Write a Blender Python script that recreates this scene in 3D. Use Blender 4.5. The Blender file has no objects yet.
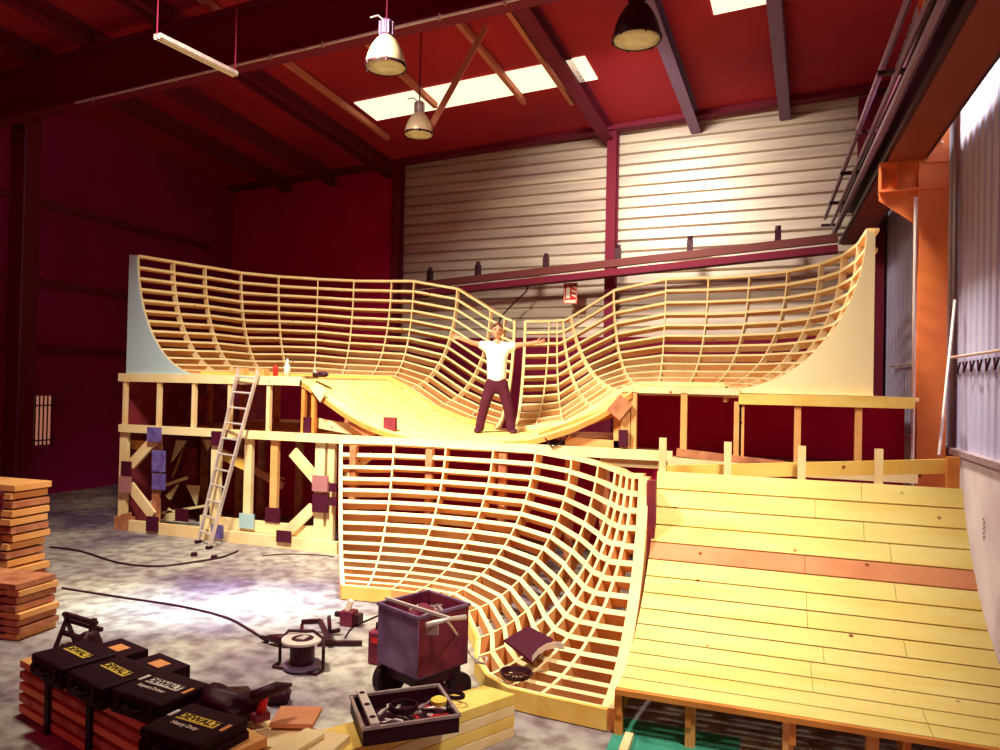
import bpy, math, random
from mathutils import Vector as V, Matrix
random.seed(7)
S = bpy.context.scene
COL = S.collection
# ------------------------------------------------------------ camera, world, lights, exposure
YAW, PIT, ROL, CZ = math.radians(19.55), math.radians(.757), math.radians(1.207), 2.6
fw = V((-math.sin(YAW)*math.cos(PIT), math.cos(YAW)*math.cos(PIT), math.sin(PIT)))
rt0 = V((math.cos(YAW), math.sin(YAW), 0)); up0 = rt0.cross(fw)
rt = rt0*math.cos(ROL)+up0*math.sin(ROL); up = up0*math.cos(ROL)-rt0*math.sin(ROL)
cd = bpy.data.cameras.new('camera'); cam = bpy.data.objects.new('camera', cd); COL.objects.link(cam)
M4 = Matrix((rt, up, -fw)).transposed().to_4x4(); M4.translation = V((0, 0, CZ)); cam.matrix_world = M4
cd.sensor_width = 36; cd.lens = 36*733/1000; cd.clip_start = .05; cd.clip_end = 200
S.camera = cam
S.view_settings.view_transform = 'Standard'; S.view_settings.look = 'None'
S.view_settings.exposure = 0; S.view_settings.gamma = 1; S.view_settings.use_curve_mapping = False
W = bpy.data.worlds.new('world'); S.world = W; W.use_nodes = True
bg = W.node_tree.nodes['Background']; bg.inputs[0].default_value = (.270, .0012, .042, 1); bg.inputs[1].default_value = 1.0

def area(name, loc, target, size, power, color, spread=180, sy=None):
    l = bpy.data.lights.new(name, 'AREA'); l.energy = power; l.color = color; l.size = size
    if sy: l.shape = 'RECTANGLE'; l.size_y = sy
    l.spread = math.radians(spread)
    o = bpy.data.objects.new(name, l); COL.objects.link(o); o.location = loc
    o.rotation_euler = (V(target)-V(loc)).to_track_quat('-Z', 'Y').to_euler()
    return o
area('key_daylight', (-5.4, 5.2, 8.0), (-4.7, 9.6, 1.6), 1.0, 620, (1, .90, .70), 100)
area('near_daylight', (1.4, 2.8, 7.8), (.5, 7.3, 1.1), 1.0, 180, (1, .90, .70), 78)
area('back_skylight', (-2.6, 11.8, 8.2), (-2.0, 16.4, 5.7), 1.2, 175, (1, .90, .74), 96, .6)
area('wall_skylight', (.1, 9.6, 8.5), (2.3, 9.6, 5.0), .7, 175, (1, .88, .72), 60)
area('floor_skylight', (-3.6, 8.0, 8.4), (-5.75, 7.0, 0),   .25, 42, (.72, .95, 1), 16, 2.0)

# ------------------------------------------------------------ materials
def mat(name, base, rough=.7, metal=0, noise=None, scale=4, stretch=(1, 1, 1), bump=0, emit=None, spec=.3, contrast=(.3, .7), alpha=None, detail=6):
    m = bpy.data.materials.new(name); m.use_nodes = True; nt = m.node_tree; N = nt.nodes
    b = N['Principled BSDF']; b.inputs['Base Color'].default_value = (*base, 1)
    b.inputs['Roughness'].default_value = rough; b.inputs['Metallic'].default_value = metal
    b.inputs['Specular IOR Level'].default_value = spec
    if emit: b.inputs['Emission Color'].default_value = (*emit[0], 1); b.inputs['Emission Strength'].default_value = emit[1]
    if noise or bump:
        tc = N.new('ShaderNodeTexCoord'); mp = N.new('ShaderNodeMapping'); mp.inputs['Scale'].default_value = stretch
        nz = N.new('ShaderNodeTexNoise'); nz.inputs['Scale'].default_value = scale; nz.inputs['Detail'].default_value = detail
        nt.links.new(tc.outputs['Object'], mp.inputs[0]); nt.links.new(mp.outputs[0], nz.inputs[0])
        if noise:
            r = N.new('ShaderNodeValToRGB'); r.color_ramp.elements[0].position = contrast[0]; r.color_ramp.elements[1].position = contrast[1]
            r.color_ramp.elements[0].color = (*noise, 1); r.color_ramp.elements[1].color = (*base, 1)
            nt.links.new(nz.outputs[0], r.inputs[0]); nt.links.new(r.outputs[0], b.inputs['Base Color'])
        if bump:
            bp = N.new('ShaderNodeBump'); bp.inputs['Strength'].default_value = bump; bp.inputs['Distance'].default_value = .01
            nt.links.new(nz.outputs[0], bp.inputs['Height']); nt.links.new(bp.outputs[0], b.inputs['Normal'])
    return m
def wood(name, base, dark, sc=3.0, st=(1, 1, 1)):
    """planed softwood: grain noise plus small brown knots"""
    m = mat(name, base, .75, 0, dark, sc, st, .15, contrast=(.32, .62)); nt = m.node_tree; N = nt.nodes
    b = N['Principled BSDF']; src = b.inputs['Base Color'].links[0].from_socket
    tc = [n for n in N if n.type == 'TEX_COORD'][0]
    vo = N.new('ShaderNodeTexVoronoi'); vo.inputs['Scale'].default_value = 3.1
    nt.links.new(tc.outputs['Object'], vo.inputs['Vector'])
    r = N.new('ShaderNodeValToRGB'); r.color_ramp.elements[0].position = .035; r.color_ramp.elements[1].position = .075
    r.color_ramp.elements[0].color = (1, 1, 1, 1); r.color_ramp.elements[1].color = (0, 0, 0, 1)
    nt.links.new(vo.outputs['Distance'], r.inputs[0])
    mx = N.new('ShaderNodeMix'); mx.data_type = 'RGBA'
    nt.links.new(r.outputs[0], mx.inputs['Factor']); nt.links.new(src, mx.inputs[6]); mx.inputs[7].default_value = (.25, .06, .02, 1)
    nt.links.new(mx.outputs[2], b.inputs['Base Color'])
    return m
PALE = wood('pale_pine', (.92, .73, .42), (.86, .60, .28))
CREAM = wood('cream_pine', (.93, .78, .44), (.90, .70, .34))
YEL = wood('yellow_pine', (.90, .66, .18), (.84, .52, .10))
ORA = wood('orange_pine', (.78, .32, .07), (.62, .20, .04))
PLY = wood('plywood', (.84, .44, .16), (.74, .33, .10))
TANW = wood('tan_pine', (.90, .60, .28), (.84, .48, .18))
PINK = wood('pink_pine', (.74, .32, .16), (.66, .24, .11))
RAMPW = wood('ramp_pine', (.92, .79, .30), (.89, .70, .20), 2.2, (.5, 3, 3))
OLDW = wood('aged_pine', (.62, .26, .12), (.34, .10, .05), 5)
DKW = mat('dark_stained_wood', (.30, .04, .05), .8, 0, (.16, .01, .03), 4)
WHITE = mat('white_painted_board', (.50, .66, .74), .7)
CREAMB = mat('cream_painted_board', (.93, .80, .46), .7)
STEEL = mat('galvanised_steel', (.62, .52, .50), .4, .5, (.42, .30, .34), 12)
ALU = mat('aluminium', (.80, .72, .70), .35, .4)
BLACK = mat('black_plastic', (.022, .001, .009), .6, spec=.15)
DARKM = mat('dark_metal', (.040, .003, .014), .5, .2)
MAROON = mat('maroon_shade', (.62, .004, .08), .9, 0, (.52, .003, .07), 1.5)  # shade tone put into colour, for the dark wall bay and voids
PURP = mat('purple_dark_wall', (.36, .006, .12), .9, 0, (.26, .004, .08), .8)
ROOF = mat('red_roof_sheet', (.46, .018, .030), .8, 0, (.32, .010, .03), .5)
RAFT = mat('maroon_rafter_steel', (.17, .005, .028), .7)
RAFTL = mat('tan_purlin_steel', (.60, .20, .12), .6)
PURS = mat('purple_steel', (.20, .10, .22), .45, .3)
SHEET = mat('pale_profiled_sheet', (.74, .65, .52), .45, .15, (.54, .42, .38), 1.2, (.35, 1, 5), contrast=(.3, .65))
SHEETR = mat('lilac_profiled_sheet', (.56, .58, .80), .5, .1, (.42, .38, .60), 1.5, (1, .4, .3))
ORST = mat('orange_painted_steel', (.85, .26, .06), .6, 0, (.66, .15, .05), 2)
CONC = mat('concrete_wall_paint', (.78, .68, .66), .85, 0, (.60, .48, .50), 1.5)
SKY = mat('translucent_rooflight', (.9, .9, .8), .6, emit=((1, .92, .64), 1.1))
LGLASS = mat('lamp_glass', (.85, .80, .55), .25, 0, (.60, .50, .30), 8)
LBOWL = mat('lamp_ribbed_bowl', (.80, .62, .40), .35, .2)
REDP = mat('red_paint', (.62, .02, .02), .5)
SIGNW = mat('sign_white', (.90, .80, .62), .6)
YLAB = mat('yellow_label', (.92, .70, .10), .6); WLAB = mat('white_label', (.85, .80, .72), .6); OLAB = mat('orange_label', (.86, .36, .12), .6)
BLUP = mat('blue_purple_film', (.20, .16, .46), .4, 0, (.10, .05, .25), 9); LBLU = mat('pale_blue_plate', (.42, .62, .66), .4)
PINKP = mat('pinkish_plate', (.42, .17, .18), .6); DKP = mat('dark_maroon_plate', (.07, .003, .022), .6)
CARTM = mat('purple_grey_sheet_metal', (.26, .17, .34), .5, .2, (.14, .06, .16), 5, contrast=(.35, .65)); CARTD = mat('rusty_maroon_metal', (.26, .03, .06), .6, .2, (.12, .01, .04), 6)
RUB = mat('rubber', (.015, .001, .006), .7)
SKIN = mat('skin', (.66, .30, .17), .6); HAIR = mat('short_hair', (.12, .03, .02), .8); SHIRT = mat('white_cotton', (.92, .90, .82), .85)
TROU = mat('dark_work_trousers', (.09, .006, .028), .85, 0, (.06, .004, .018), 20); SHOE = mat('dark_shoes', (.08, .008, .03), .6)
GREEN = mat('green_floor_paint', (.06, .36, .25), .7, 0, (.03, .24, .18), 5)
CONCF = mat('concrete_floor', (.54, .52, .44), .75, 0, (.17, .11, .19), .55, bump=.1, contrast=(.36, .60), detail=10)
nt = CONCF.node_tree; N = nt.nodes; b_ = N['Principled BSDF']; src = b_.inputs['Base Color'].links[0].from_socket
n2 = N.new('ShaderNodeTexNoise'); n2.inputs['Scale'].default_value = 5.5; n2.inputs['Detail'].default_value = 9
tc_ = [n for n in N if n.type == 'TEX_COORD'][0]; nt.links.new(tc_.outputs['Object'], n2.inputs[0])
r2 = N.new('ShaderNodeValToRGB'); r2.color_ramp.elements[0].position = .36; r2.color_ramp.elements[1].position = .60
r2.color_ramp.elements[0].color = (.38, .27, .32, 1); r2.color_ramp.elements[1].color = (1, 1, 1, 1)
nt.links.new(n2.outputs[0], r2.inputs[0]); mx_ = N.new('ShaderNodeMix'); mx_.data_type = 'RGBA'; mx_.blend_type = 'MULTIPLY'
mx_.inputs['Factor'].default_value = .8; nt.links.new(src, mx_.inputs[6]); nt.links.new(r2.outputs[0], mx_.inputs[7]); nt.links.new(mx_.outputs[2], b_.inputs['Base Color'])

# ------------------------------------------------------------ mesh helpers
class MB:
    def __init__(s): s.v = []; s.f = []; s.m = []; s.mi = 0
    def add(s, vs, fs):
        n = len(s.v); s.v += [tuple(v) for v in vs]; s.f += [tuple(i+n for i in f) for f in fs]; s.m += [s.mi]*len(fs); return s
    def hexa(s, q):  # 8 corners: bottom 4 then top 4
        return s.add(q, [(3, 2, 1, 0), (4, 5, 6, 7), (0, 1, 5, 4), (1, 2, 6, 5), (2, 3, 7, 6), (3, 0, 4, 7)])
    def box(s, x0, x1, y0, y1, z0, z1):
        return s.hexa([(x0, y0, z0), (x1, y0, z0), (x1, y1, z0), (x0, y1, z0), (x0, y0, z1), (x1, y0, z1), (x1, y1, z1), (x0, y1, z1)])
    def beam(s, a, b, w, h, upv=(0, 0, 1)):  # bar from a to b, w sideways, h along up; a,b on the centre line
        a, b = V(a), V(b); d = (b-a).normalized(); u = V(upv)
        if abs(d.dot(u)) > .97: u = V((0, 1, 0))
        r = d.cross(u).normalized(); u = r.cross(d).normalized()
        q = []
        for p in (a, b):
            q += [p-r*w/2-u*h/2, p+r*w/2-u*h/2, p+r*w/2+u*h/2, p-r*w/2+u*h/2]
        return s.hexa(q)
    def tube(s, pts, r, n=8, cap=True):
        pts = [V(p) for p in pts]; rings = []; rr = r if isinstance(r, (list, tuple)) else [r]*len(pts); pu = None
        for i, p in enumerate(pts):
            d = (pts[min(i+1, len(pts)-1)]-pts[max(i-1, 0)]).normalized()
            if pu is None: pu = V((0, 0, 1)) if abs(d.z) < .9 else V((1, 0, 0))
            x = d.cross(pu).normalized(); y = x.cross(d).normalized(); pu = y
            rings.append([p+x*rr[i]*math.cos(2*math.pi*k/n)+y*rr[i]*math.sin(2*math.pi*k/n) for k in range(n)])
        vs = [v for g in rings for v in g]; fs = []
        for i in range(len(pts)-1):
            for k in range(n): fs.append((i*n+k, i*n+(k+1) % n, (i+1)*n+(k+1) % n, (i+1)*n+k))
        if cap: fs += [tuple(range(n))[::-1], tuple((len(pts)-1)*n+k for k in range(n))]
        return s.add(vs, fs)
    def lathe(s, prof, n=24, c=(0, 0, 0)):
        vs = []; fs = []; c = V(c)
        for (r, z) in prof:
            for k in range(n): vs.append(c+V((r*math.cos(2*math.pi*k/n), r*math.sin(2*math.pi*k/n), z)))
        for i in range(len(prof)-1):
            for k in range(n): fs.append((i*n+k, i*n+(k+1) % n, (i+1)*n+(k+1) % n, (i+1)*n+k))
        return s.add(vs, fs)
    def prism(s, poly, off):  # polygon of 3d points extruded by off
        off = V(off); n = len(poly); vs = [V(p) for p in poly]+[V(p)+off for p in poly]
        return s.add(vs, [tuple(range(n))[::-1], tuple(range(n, 2*n))]+[(i, (i+1) % n, (i+1) % n+n, i+n) for i in range(n)])
    def build(s, name, m, parent=None, smooth=False, bevel=0):
        me = bpy.data.meshes.new(name); me.from_pydata(s.v, [], s.f)
        for x in (m if isinstance(m, (list, tuple)) else [m]): me.materials.append(x)
        for p, i in zip(me.polygons, s.m): p.material_index = i; p.use_smooth = smooth
        import bmesh
        bm = bmesh.new(); bm.from_mesh(me); bmesh.ops.recalc_face_normals(bm, faces=bm.faces); bm.to_mesh(me); bm.free()
        o = bpy.data.objects.new(name, me); COL.objects.link(o)
        if parent: o.parent = parent
        if bevel:
            bv = o.modifiers.new('bevel', 'BEVEL'); bv.width = bevel; bv.segments = 2; bv.limit_method = 'ANGLE'
        return o
def tag(o, label, cat, group=None, kind=None):
    if label: o['label'] = label
    if cat: o['category'] = cat
    if group: o['group'] = group
    if kind: o['kind'] = kind
    return o
def thing(name, label, cat, loc=(0, 0, 0), rz=0, group=None):
    o = bpy.data.objects.new(name, None); COL.objects.link(o); o.location = loc; o.rotation_euler = (0, 0, rz); o.empty_display_size = .1
    return tag(o, label, cat, group)
def struct(name, mb, m, **k): return tag(mb.build(name, m, **k), None, None, kind='structure')
def copy_tree(o, parent=None):
    c = o.copy(); COL.objects.link(c)
    if parent: c.parent = parent
    for ch in [x for x in COL.objects if x.parent == o]: copy_tree(ch, c)
    return c
def text_mesh(body, size, m, parent, mat4, name='lettering', bold=0):
    cu = bpy.data.curves.new(name, 'FONT'); cu.body = body; cu.size = size; cu.extrude = .0015; cu.align_x = 'CENTER'; cu.align_y = 'CENTER'; cu.offset = bold
    t = bpy.data.objects.new(name, cu); COL.objects.link(t)
    bpy.context.view_layer.update()
    me = bpy.data.meshes.new_from_object(t.evaluated_get(bpy.context.evaluated_depsgraph_get()))
    bpy.data.objects.remove(t); o = bpy.data.objects.new(name, me); COL.objects.link(o); me.materials.clear(); me.materials.append(m)
    o.parent = parent; o.matrix_local = mat4; return o
# building frame: turned 4 degrees against the ramps
BA = math.radians(-4); EX = V((math.cos(BA), math.sin(BA), 0)); EY = V((-math.sin(BA), math.cos(BA), 0)); OB = V((0, 16.6, 0))
def B(x, y, z): return OB+EX*x+EY*y+V((0, 0, z))
def roofz(x, y): return 8.62+.035*x-.085*y
def RB(x, y, dz=0): return B(x, y, roofz(x, y)+dz)

# ------------------------------------------------------------ setting
m = MB(); m.box(-15.2, 3.2, -2.5, 17.9, -.2, 0); struct('floor', m, CONCF)
m = MB(); m.box(-1.0, -.1, 4.2, 5.8, 0, .006); tag(m.build('green_floor_patch', GREEN), 'green painted patch of floor in front of the sloping plank ramp', 'floor paint')
# back wall: horizontal profiled sheet
m = MB(); h = 9.6; zz = 0; prof = []
while zz < h:
    prof += [(0, zz), (0, zz+.17), (.09, zz+.175), (.09, zz+.225)]; zz += .25
for x0, x1 in ((-15.5, 3.2),):
    vs = []; fs = []
    for (d, z) in prof: vs += [B(x0, d, z), B(x1, d, z)]
    for i in range(len(prof)-1): fs.append((2*i, 2*i+1, 2*i+3, 2*i+2))
    m.add(vs, fs)
m.hexa([B(-15.5, .1, 0), B(3.2, .1, 0), B(3.2, .2, 0), B(-15.5, .2, 0), B(-15.5, .1, h), B(3.2, .1, h), B(3.2, .2, h), B(-15.5, .2, h)])
struct('wall_back', m, SHEET)
m = MB(); m.hexa([B(-15.5, -.12, 0), B(-8.95, -.12, 0), B(-8.95, .0, 0), B(-15.5, .0, 0), B(-15.5, -.12, 9.8), B(-8.95, -.12, 9.8), B(-8.95, 0, 9.8), B(-15.5, 0, 9.8)])
struct('trim_shade', m, MAROON)  # maroon sheet over the pale wall: its fade into shade as colour
m = MB(); m.hexa([B(-8.94, -.1, 0), B(2.2, -.1, 0), B(2.2, .0, 0), B(-8.94, .0, 0), B(-8.94, -.1, 3.75), B(2.2, -.1, 3.75), B(2.2, 0, 3.75), B(-8.94, 0, 3.75)]); struct('trim_4', m, mat('dark_lower_sheet', (.17, .003, .028), .9))  # dark sheet over the lower part of the back wall
# left wall
m = MB(); m.box(-14.9, -14.6, -2, 18, 0, 10.4); struct('wall_left', m, PURP)
# right wall: vertical profiled sheet above, plastered plinth below
XR = 2.32
m = MB(); yy = -2.0; prof = []
while yy < 17.0:
    prof += [(0, yy), (0, yy+.13), (.045, yy+.16), (.045, yy+.22)]; yy += .25
vs = []; fs = []
for (d, y) in prof: vs += [(XR+d, y, 1.93), (XR+d, y, 9.8)]
for i in range(len(prof)-1): fs.append((2*i, 2*i+1, 2*i+3, 2*i+2))
m.add(vs, fs); m.box(XR+.05, XR+.2, -2, 17.2, 0, 9.8); struct('wall_right', m, SHEETR)
m = MB(); m.box(XR-.05, XR+.049, -2, 16.8, 0, 1.86); struct('trim_2', m, CONC)
m = MB(); m.box(XR-.09, XR+.02, -2, 16.8, 1.86, 1.93); struct('trim_3', m, STEEL)
# roof sheet with holes for the rooflights is simply left whole; the rooflights hang just below it
m = MB(); X0, X1, Y0, Y1 = -16, 4, -19.5, .3
m.hexa([RB(X0, Y0), RB(X1, Y0), RB(X1, Y1), RB(X0, Y1), RB(X0, Y0, .1), RB(X1, Y0, .1), RB(X1, Y1, .1), RB(X0, Y1, .1)])
struct('ceiling', m, ROOF)
def rquad(name, x0, x1, y0, y1, dz, th, mt, **k):
    q = MB(); q.hexa([RB(x0, y0, dz), RB(x1, y0, dz), RB(x1, y1, dz), RB(x0, y1, dz), RB(x0, y0, dz+th), RB(x1, y0, dz+th), RB(x1, y1, dz+th), RB(x0, y1, dz+th)])
    return q.build(name, mt, **k)
def px(u, v): return (rt*((u-500)/733)-up*((v-375)/733)+fw)
def roofhit(u, v, dz=0):   # where a sight line meets the roof plane, in building coordinates
    d = px(u, v); o = V((0, 0, CZ))
    rx, ry = d.dot(EX), d.dot(EY); ox, oy = (o-OB).dot(EX), (o-OB).dot(EY)
    t = (8.62+.035*ox-.085*oy+dz-CZ)/(d.z-.035*rx+.085*ry)
    return ox+t*rx, oy+t*ry
for n, (xa, xb, ya, yb) in enumerate([(-8.12, -2.96, -3.45, -2.56), (-.56, .36, -5.2, -3.92)]):
    o = rquad('window_%d' % (n+1), xa, xb, ya, yb, -.03, .02, SKY); o['kind'] = 'structure'
# rafters running to the back wall
LAB = ['dark steel rafter at the far left of the roof', 'dark steel rafter, second from the left wall', 'dark steel rafter above the fluorescent tube', 'dark steel rafter just left of the four-pane rooflight',
       'dark steel rafter at the right end of the four-pane rooflight', 'purple-edged rafter right of the dark pendant lamp', 'purple rafter right of the small rooflight']
RX = [roofhit(*p)[0] for p in [(40, 50), (120, 48), (230, 55), (300, 100), (609, 129), (686, 90), (783, 80)]]
for i, x in enumerate(RX):
    r = thing('rafter', LAB[i], 'roof beam', RB(x, -8, -.02), 0)
    q = MB(); w = .11 if i in (5, 6) else .14
    for dz, ww, hh in ((-.30, w*2, .03), (-.015, w*2, .03), (-.16, .03, .27)):
        q.hexa([RB(x-ww/2, -19, dz-hh/2)-r.location, RB(x+ww/2, -19, dz-hh/2)-r.location, RB(x+ww/2, -.05, dz-hh/2)-r.location, RB(x-ww/2, -.05, dz-hh/2)-r.location,
                RB(x-ww/2, -19, dz+hh/2)-r.location, RB(x+ww/2, -19, dz+hh/2)-r.location, RB(x+ww/2, -.05, dz+hh/2)-r.location, RB(x-ww/2, -.05, dz+hh/2)-r.location])
    tag(q.build('rafter_profile', PURS if i > 4 else RAFT, r), None, None)
for i, (a, b) in enumerate([((340, 102), (388, 138)), ((394, 71), (439, 105)), ((469, 34), (524, 102)), ((510, 17), (575, 102))]):
    xa, ya = roofhit(*a, -.1); xb, yb = roofhit(*b, -.1); xm = (xa+xb)/2
    o = MB().beam(RB(xm, min(ya, -8), -.1), RB(xm, yb, -.1), .09, .12).build('purlin', RAFTL)
    tag(o, ['tan purlin left of the rooflight, leftmost of four', 'tan purlin crossing the rooflight, behind the round-backed lamp', 'tan purlin crossing the middle of the long rooflight', 'tan purlin crossing the rooflight near its right end'][i], 'roof beam')
# eaves beam along the back wall, columns, main girder
o = MB().beam(B(-15, -.3, 8.35), B(3, -.3, 8.95), .3, .62).build('eaves_beam', RAFT); tag(o, 'dark steel beam along the top of the back wall', 'steel beam')
def column(x, lab, w=.22):
    c = thing('steel_column', lab, 'column', B(x, -.22, 0), BA)
    q = MB(); q.box(-w/2, w/2, -.14, -.12, 0, 8.5); q.box(-w/2, w/2, .10, .12, 0, 8.5); q.box(-.012, .012, -.12, .10, 0, 8.5); q.build('column_profile', RAFT, c)
    q = MB(); q.box(-w/2-.03, w/2+.03, -.16, .14, 0, .02); q.build('base_plate', RAFT, c)
column(-3.25, 'maroon steel column between the two pale wall bays'); column(-8.95, 'maroon steel column at the left edge of the pale wall')
column(2.05, 'dark steel column in the right corner of the back wall', .5)
g = thing('roof_girder', 'big dark steel girder across the upper left of the hall', 'roof beam', (0, 0, 0))
gy = -7.4
def G(x, y, z): return B(x, gy+y, z+.035*x)
q = MB()
def GZ(x): return 7.56+.0268*(x+11.25)
def GP(x, dz, dy=0): return B(x, gy+dy, GZ(x)+dz)
q.beam(GP(-14.3, .95), GP(2, .95), .30, .05); q.beam(GP(-14.3, .03), GP(2, .03), .30, .05); q.beam(GP(-14.3, .5), GP(2, .5), .05, .9)
q.build('girder_profile', RAFT, g)
q = MB(); q.tube([GP(-11.25, -.02, -.17), GP(2, -.02, -.17)], .022, 6); q.build('conduit', ALU, g)
for k in range(12): x = -10.8+k; p = GP(x, -.02, -.17); MB().beam(p+V((0, 0, -.04)), p+V((0, 0, .05)), .03, .03).build('conduit_clip', STEEL, g)
xa, ya = roofhit(486, 27, -.1)
o = MB().beam(RB(xa, ya, -.1), V((0, 0, CZ))+px(430, 128)*12.6, .07, .10).build('diagonal_tie', RAFTL); tag(o, 'slanting steel tie bar crossing the long rooflight', 'steel bar')
# sloping pipe beam on the back wall with its stubs
pb = thing('sloping_rail', 'sloping steel rail across the pale back wall', 'rail', (0, 0, 0))
def ony(u, v, y):
    d = px(u, v); return V((0, 0, CZ))+d*(y/d.y)
def onz(u, v, z):
    d = px(u, v); return V((0, 0, CZ))+d*((z-CZ)/d.z)
def onx(u, v, x):
    d = px(u, v); return V((0, 0, CZ))+d*(x/d.x)
PA, PB_ = ony(405, 287, 16.4), ony(838, 238, 15.6)
q = MB().beam(PA, PB_, .12, .16); q.build('rail_profile', mat('mauve_steel', (.15, .03, .03), .6), pb)
q = MB().beam(PA+V((0, 0, -.22)), PB_+V((0, 0, -.22)), .3, .14); q.build('flange_or_shadow', RAFT, pb)  # dark bar standing in for the shadow below the rail
for u in (430, 478, 546, 618, 690, 778):
    f_ = (u-405)/(838-405); v = 287-f_*49; p = ony(u, v-7, 16.4-.8*f_)
    q = MB().beam(p-V((0, 0, .16)), p+V((0, 0, .16)), .12, .14); q.tube([p+V((0, 0, .1)), p+V((.0, 0, .24))], .055, 8); q.build('bracket', DARKM, pb)
# wall cable
q = MB().tube([ony(531, 279, 16.3), ony(526, 292, 16.3), ony(517, 300, 16.3), ony(508, 309, 16.3), ony(500, 318, 16.3), ony(498, 340, 16.3)], .018, 6)
tag(q.build('hanging_cable', BLACK), 'black cable hanging down the pale back wall', 'cable')
# extinguisher sign
c0 = ony(570.5, 293.5, 16.3)
sg = thing('fire_sign', 'red and white fire extinguisher sign on the back wall', 'sign', c0, BA)
MB().box(-.165, .165, -.01, .01, -.24, .24).build('sign_panel', REDP, sg)
q = MB()
q.box(-.10, -.01, -.016, -.011, -.11, .17); q.box(-.085, -.04, -.016, -.011, .17, .20)
for k in range(3):
    q.prism([(.03, -.011, .19-.10*k), (.13, -.011, .15-.10*k), (.13, -.011, .11-.10*k), (.03, -.011, .15-.10*k)], (0, -.005, 0))
q.box(-.13, .13, -.016, -.011, -.215, -.15)
q.build('pictogram', SIGNW, sg)
# white frame lines of sign
q = MB()
for a in ((-.15, -.14), (.14, .15)): q.box(a[0], a[1], -.014, -.011, -.225, .225)
q.box(-.15, .15, -.014, -.011, .215, .225); q.box(-.15, .15, -.014, -.011, -.225, -.22); q.build('border', SIGNW, sg)

# left wall details: column, rails, barred window
c = thing('steel_column', 'dark steel column with a pale edge by the left wall', 'column', (-14.3, 10.96, 0))
MB().box(-.28, .06, -.2, .2, 0, 9.9).build('column_profile', RAFT, c); MB().tube([(.09, -.19, 0), (.09, -.19, 7.6)], .02, 6).build('pipe', PURS, c)
for k, z in enumerate((6.2, 4.5, 3.1)):
    o = MB().box(-14.6, -14.5, -1, 16.5, z, z+.14).build('wall_rail', RAFT); tag(o, ['topmost dark rail along the left wall', 'middle dark rail along the left wall', 'lowest dark rail along the left wall'][k], 'rail')
wn = tag(MB().box(-14.6, -14.56, 11.05, 11.8, 1.1, 2.15).build('window_3', mat('dim_window_pane', (.5, .3, .2), .5, emit=((.62, .22, .14), .55))), None, None, kind='structure')
q = MB()
for k in range(8): y = 11.10+k*.095; q.beam((-14.5, y, 1.08), (-14.5, y, 2.18), .022, .022)
for z in (1.2, 1.95): q.beam((-14.5, 11.0, z), (-14.5, 11.85, z), .03, .03)
tag(q.build('window_bars', BLACK), 'black bars over the small lit window in the left wall', 'window bars')

# right side: orange column with corbel, crane girder
cl = thing('crane_column', 'orange steel column with a bracket beside the right wall', 'column', (2.03, 10.62, 0))
q = MB(); q.box(-.16, .16, -.14, -.12, 0, 9); q.box(-.16, .16, .12, .14, 0, 9); q.box(-.012, .012, -.12, .12, 0, 9); q.build('column_profile', ORST, cl)
q = MB(); q.box(-.62, .16, -.16, -.02, 5.52, 5.56); q.box(-.62, .16, -.16, -.02, 5.18, 5.21); q.box(-.62, -.60, -.155, -.03, 5.19, 5.53); q.box(-.42, -.40, -.155, -.03, 5.19, 5.53)
q.prism([(-.62, -.10, 5.19), (-.16, -.10, 5.19), (-.16, -.10, 4.72), (-.62, -.10, 5.08)], (0, .02, 0)); q.box(-.62, .0, -.10, -.08, 5.2, 5.53)
q.box(-.18, -.15, -.15, -.05, 4.72, 5.52); q.build('corbel', ORST, cl)
q = MB()
for k in range(7):
    for x in (-.06, .07): q.lathe([(0, 0), (.018, 0), (.018, .02), (0, .02)], 8, (x, -.16, 5.75+k*.16))
q.build('bolt', SIGNW, cl)
pp = tag(MB().tube([(1.76, 10.1, 0), (1.76, 10.1, 5.0)], .022, 8).build('standpipe', ALU), 'thin pale pipe standing left of the orange column', 'pipe')
gd = thing('crane_girder', 'long dark crane girder running along the right wall', 'crane beam', (0, 0, 0))
q = MB(); q.box(1.45, 1.95, -1, 16.2, 5.58, 5.63); q.box(1.45, 1.95, -1, 16.2, 6.2, 6.25); q.box(1.68, 1.72, -1, 16.2, 5.63, 6.2); q.build('girder_profile', DARKM, gd)
q = MB(); q.box(1.5, 1.9, -1, 16.2, 5.56, 5.578); q.build('soffit', mat('red_brown_steel', (.22, .035, .02), .7), gd)
q = MB(); q.box(1.62, 1.78, -1, 16.2, 6.25, 6.33); q.build('crane_rail', DARKM, gd)
wk = thing('cable_tray', 'purple-grey pipes and cable tray beside the crane girder', 'pipes', (0, 0, 0))
for (x, z, r_, mt) in ((1.34, 5.75, .05, PURS), (1.30, 5.95, .03, PURS), (1.18, 6.08, .035, PURS), (1.40, 6.22, .022, ALU)):
    MB().tube([(x, -1, z), (x, 16.0, z)], r_, 8).build('pipe', mt, wk)
for k in range(9): y = 1+k*1.9; MB().beam((1.12, y, 5.98), (1.5, y, 5.98), .05, .05).build('support_arm', DARKM, wk)
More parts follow.
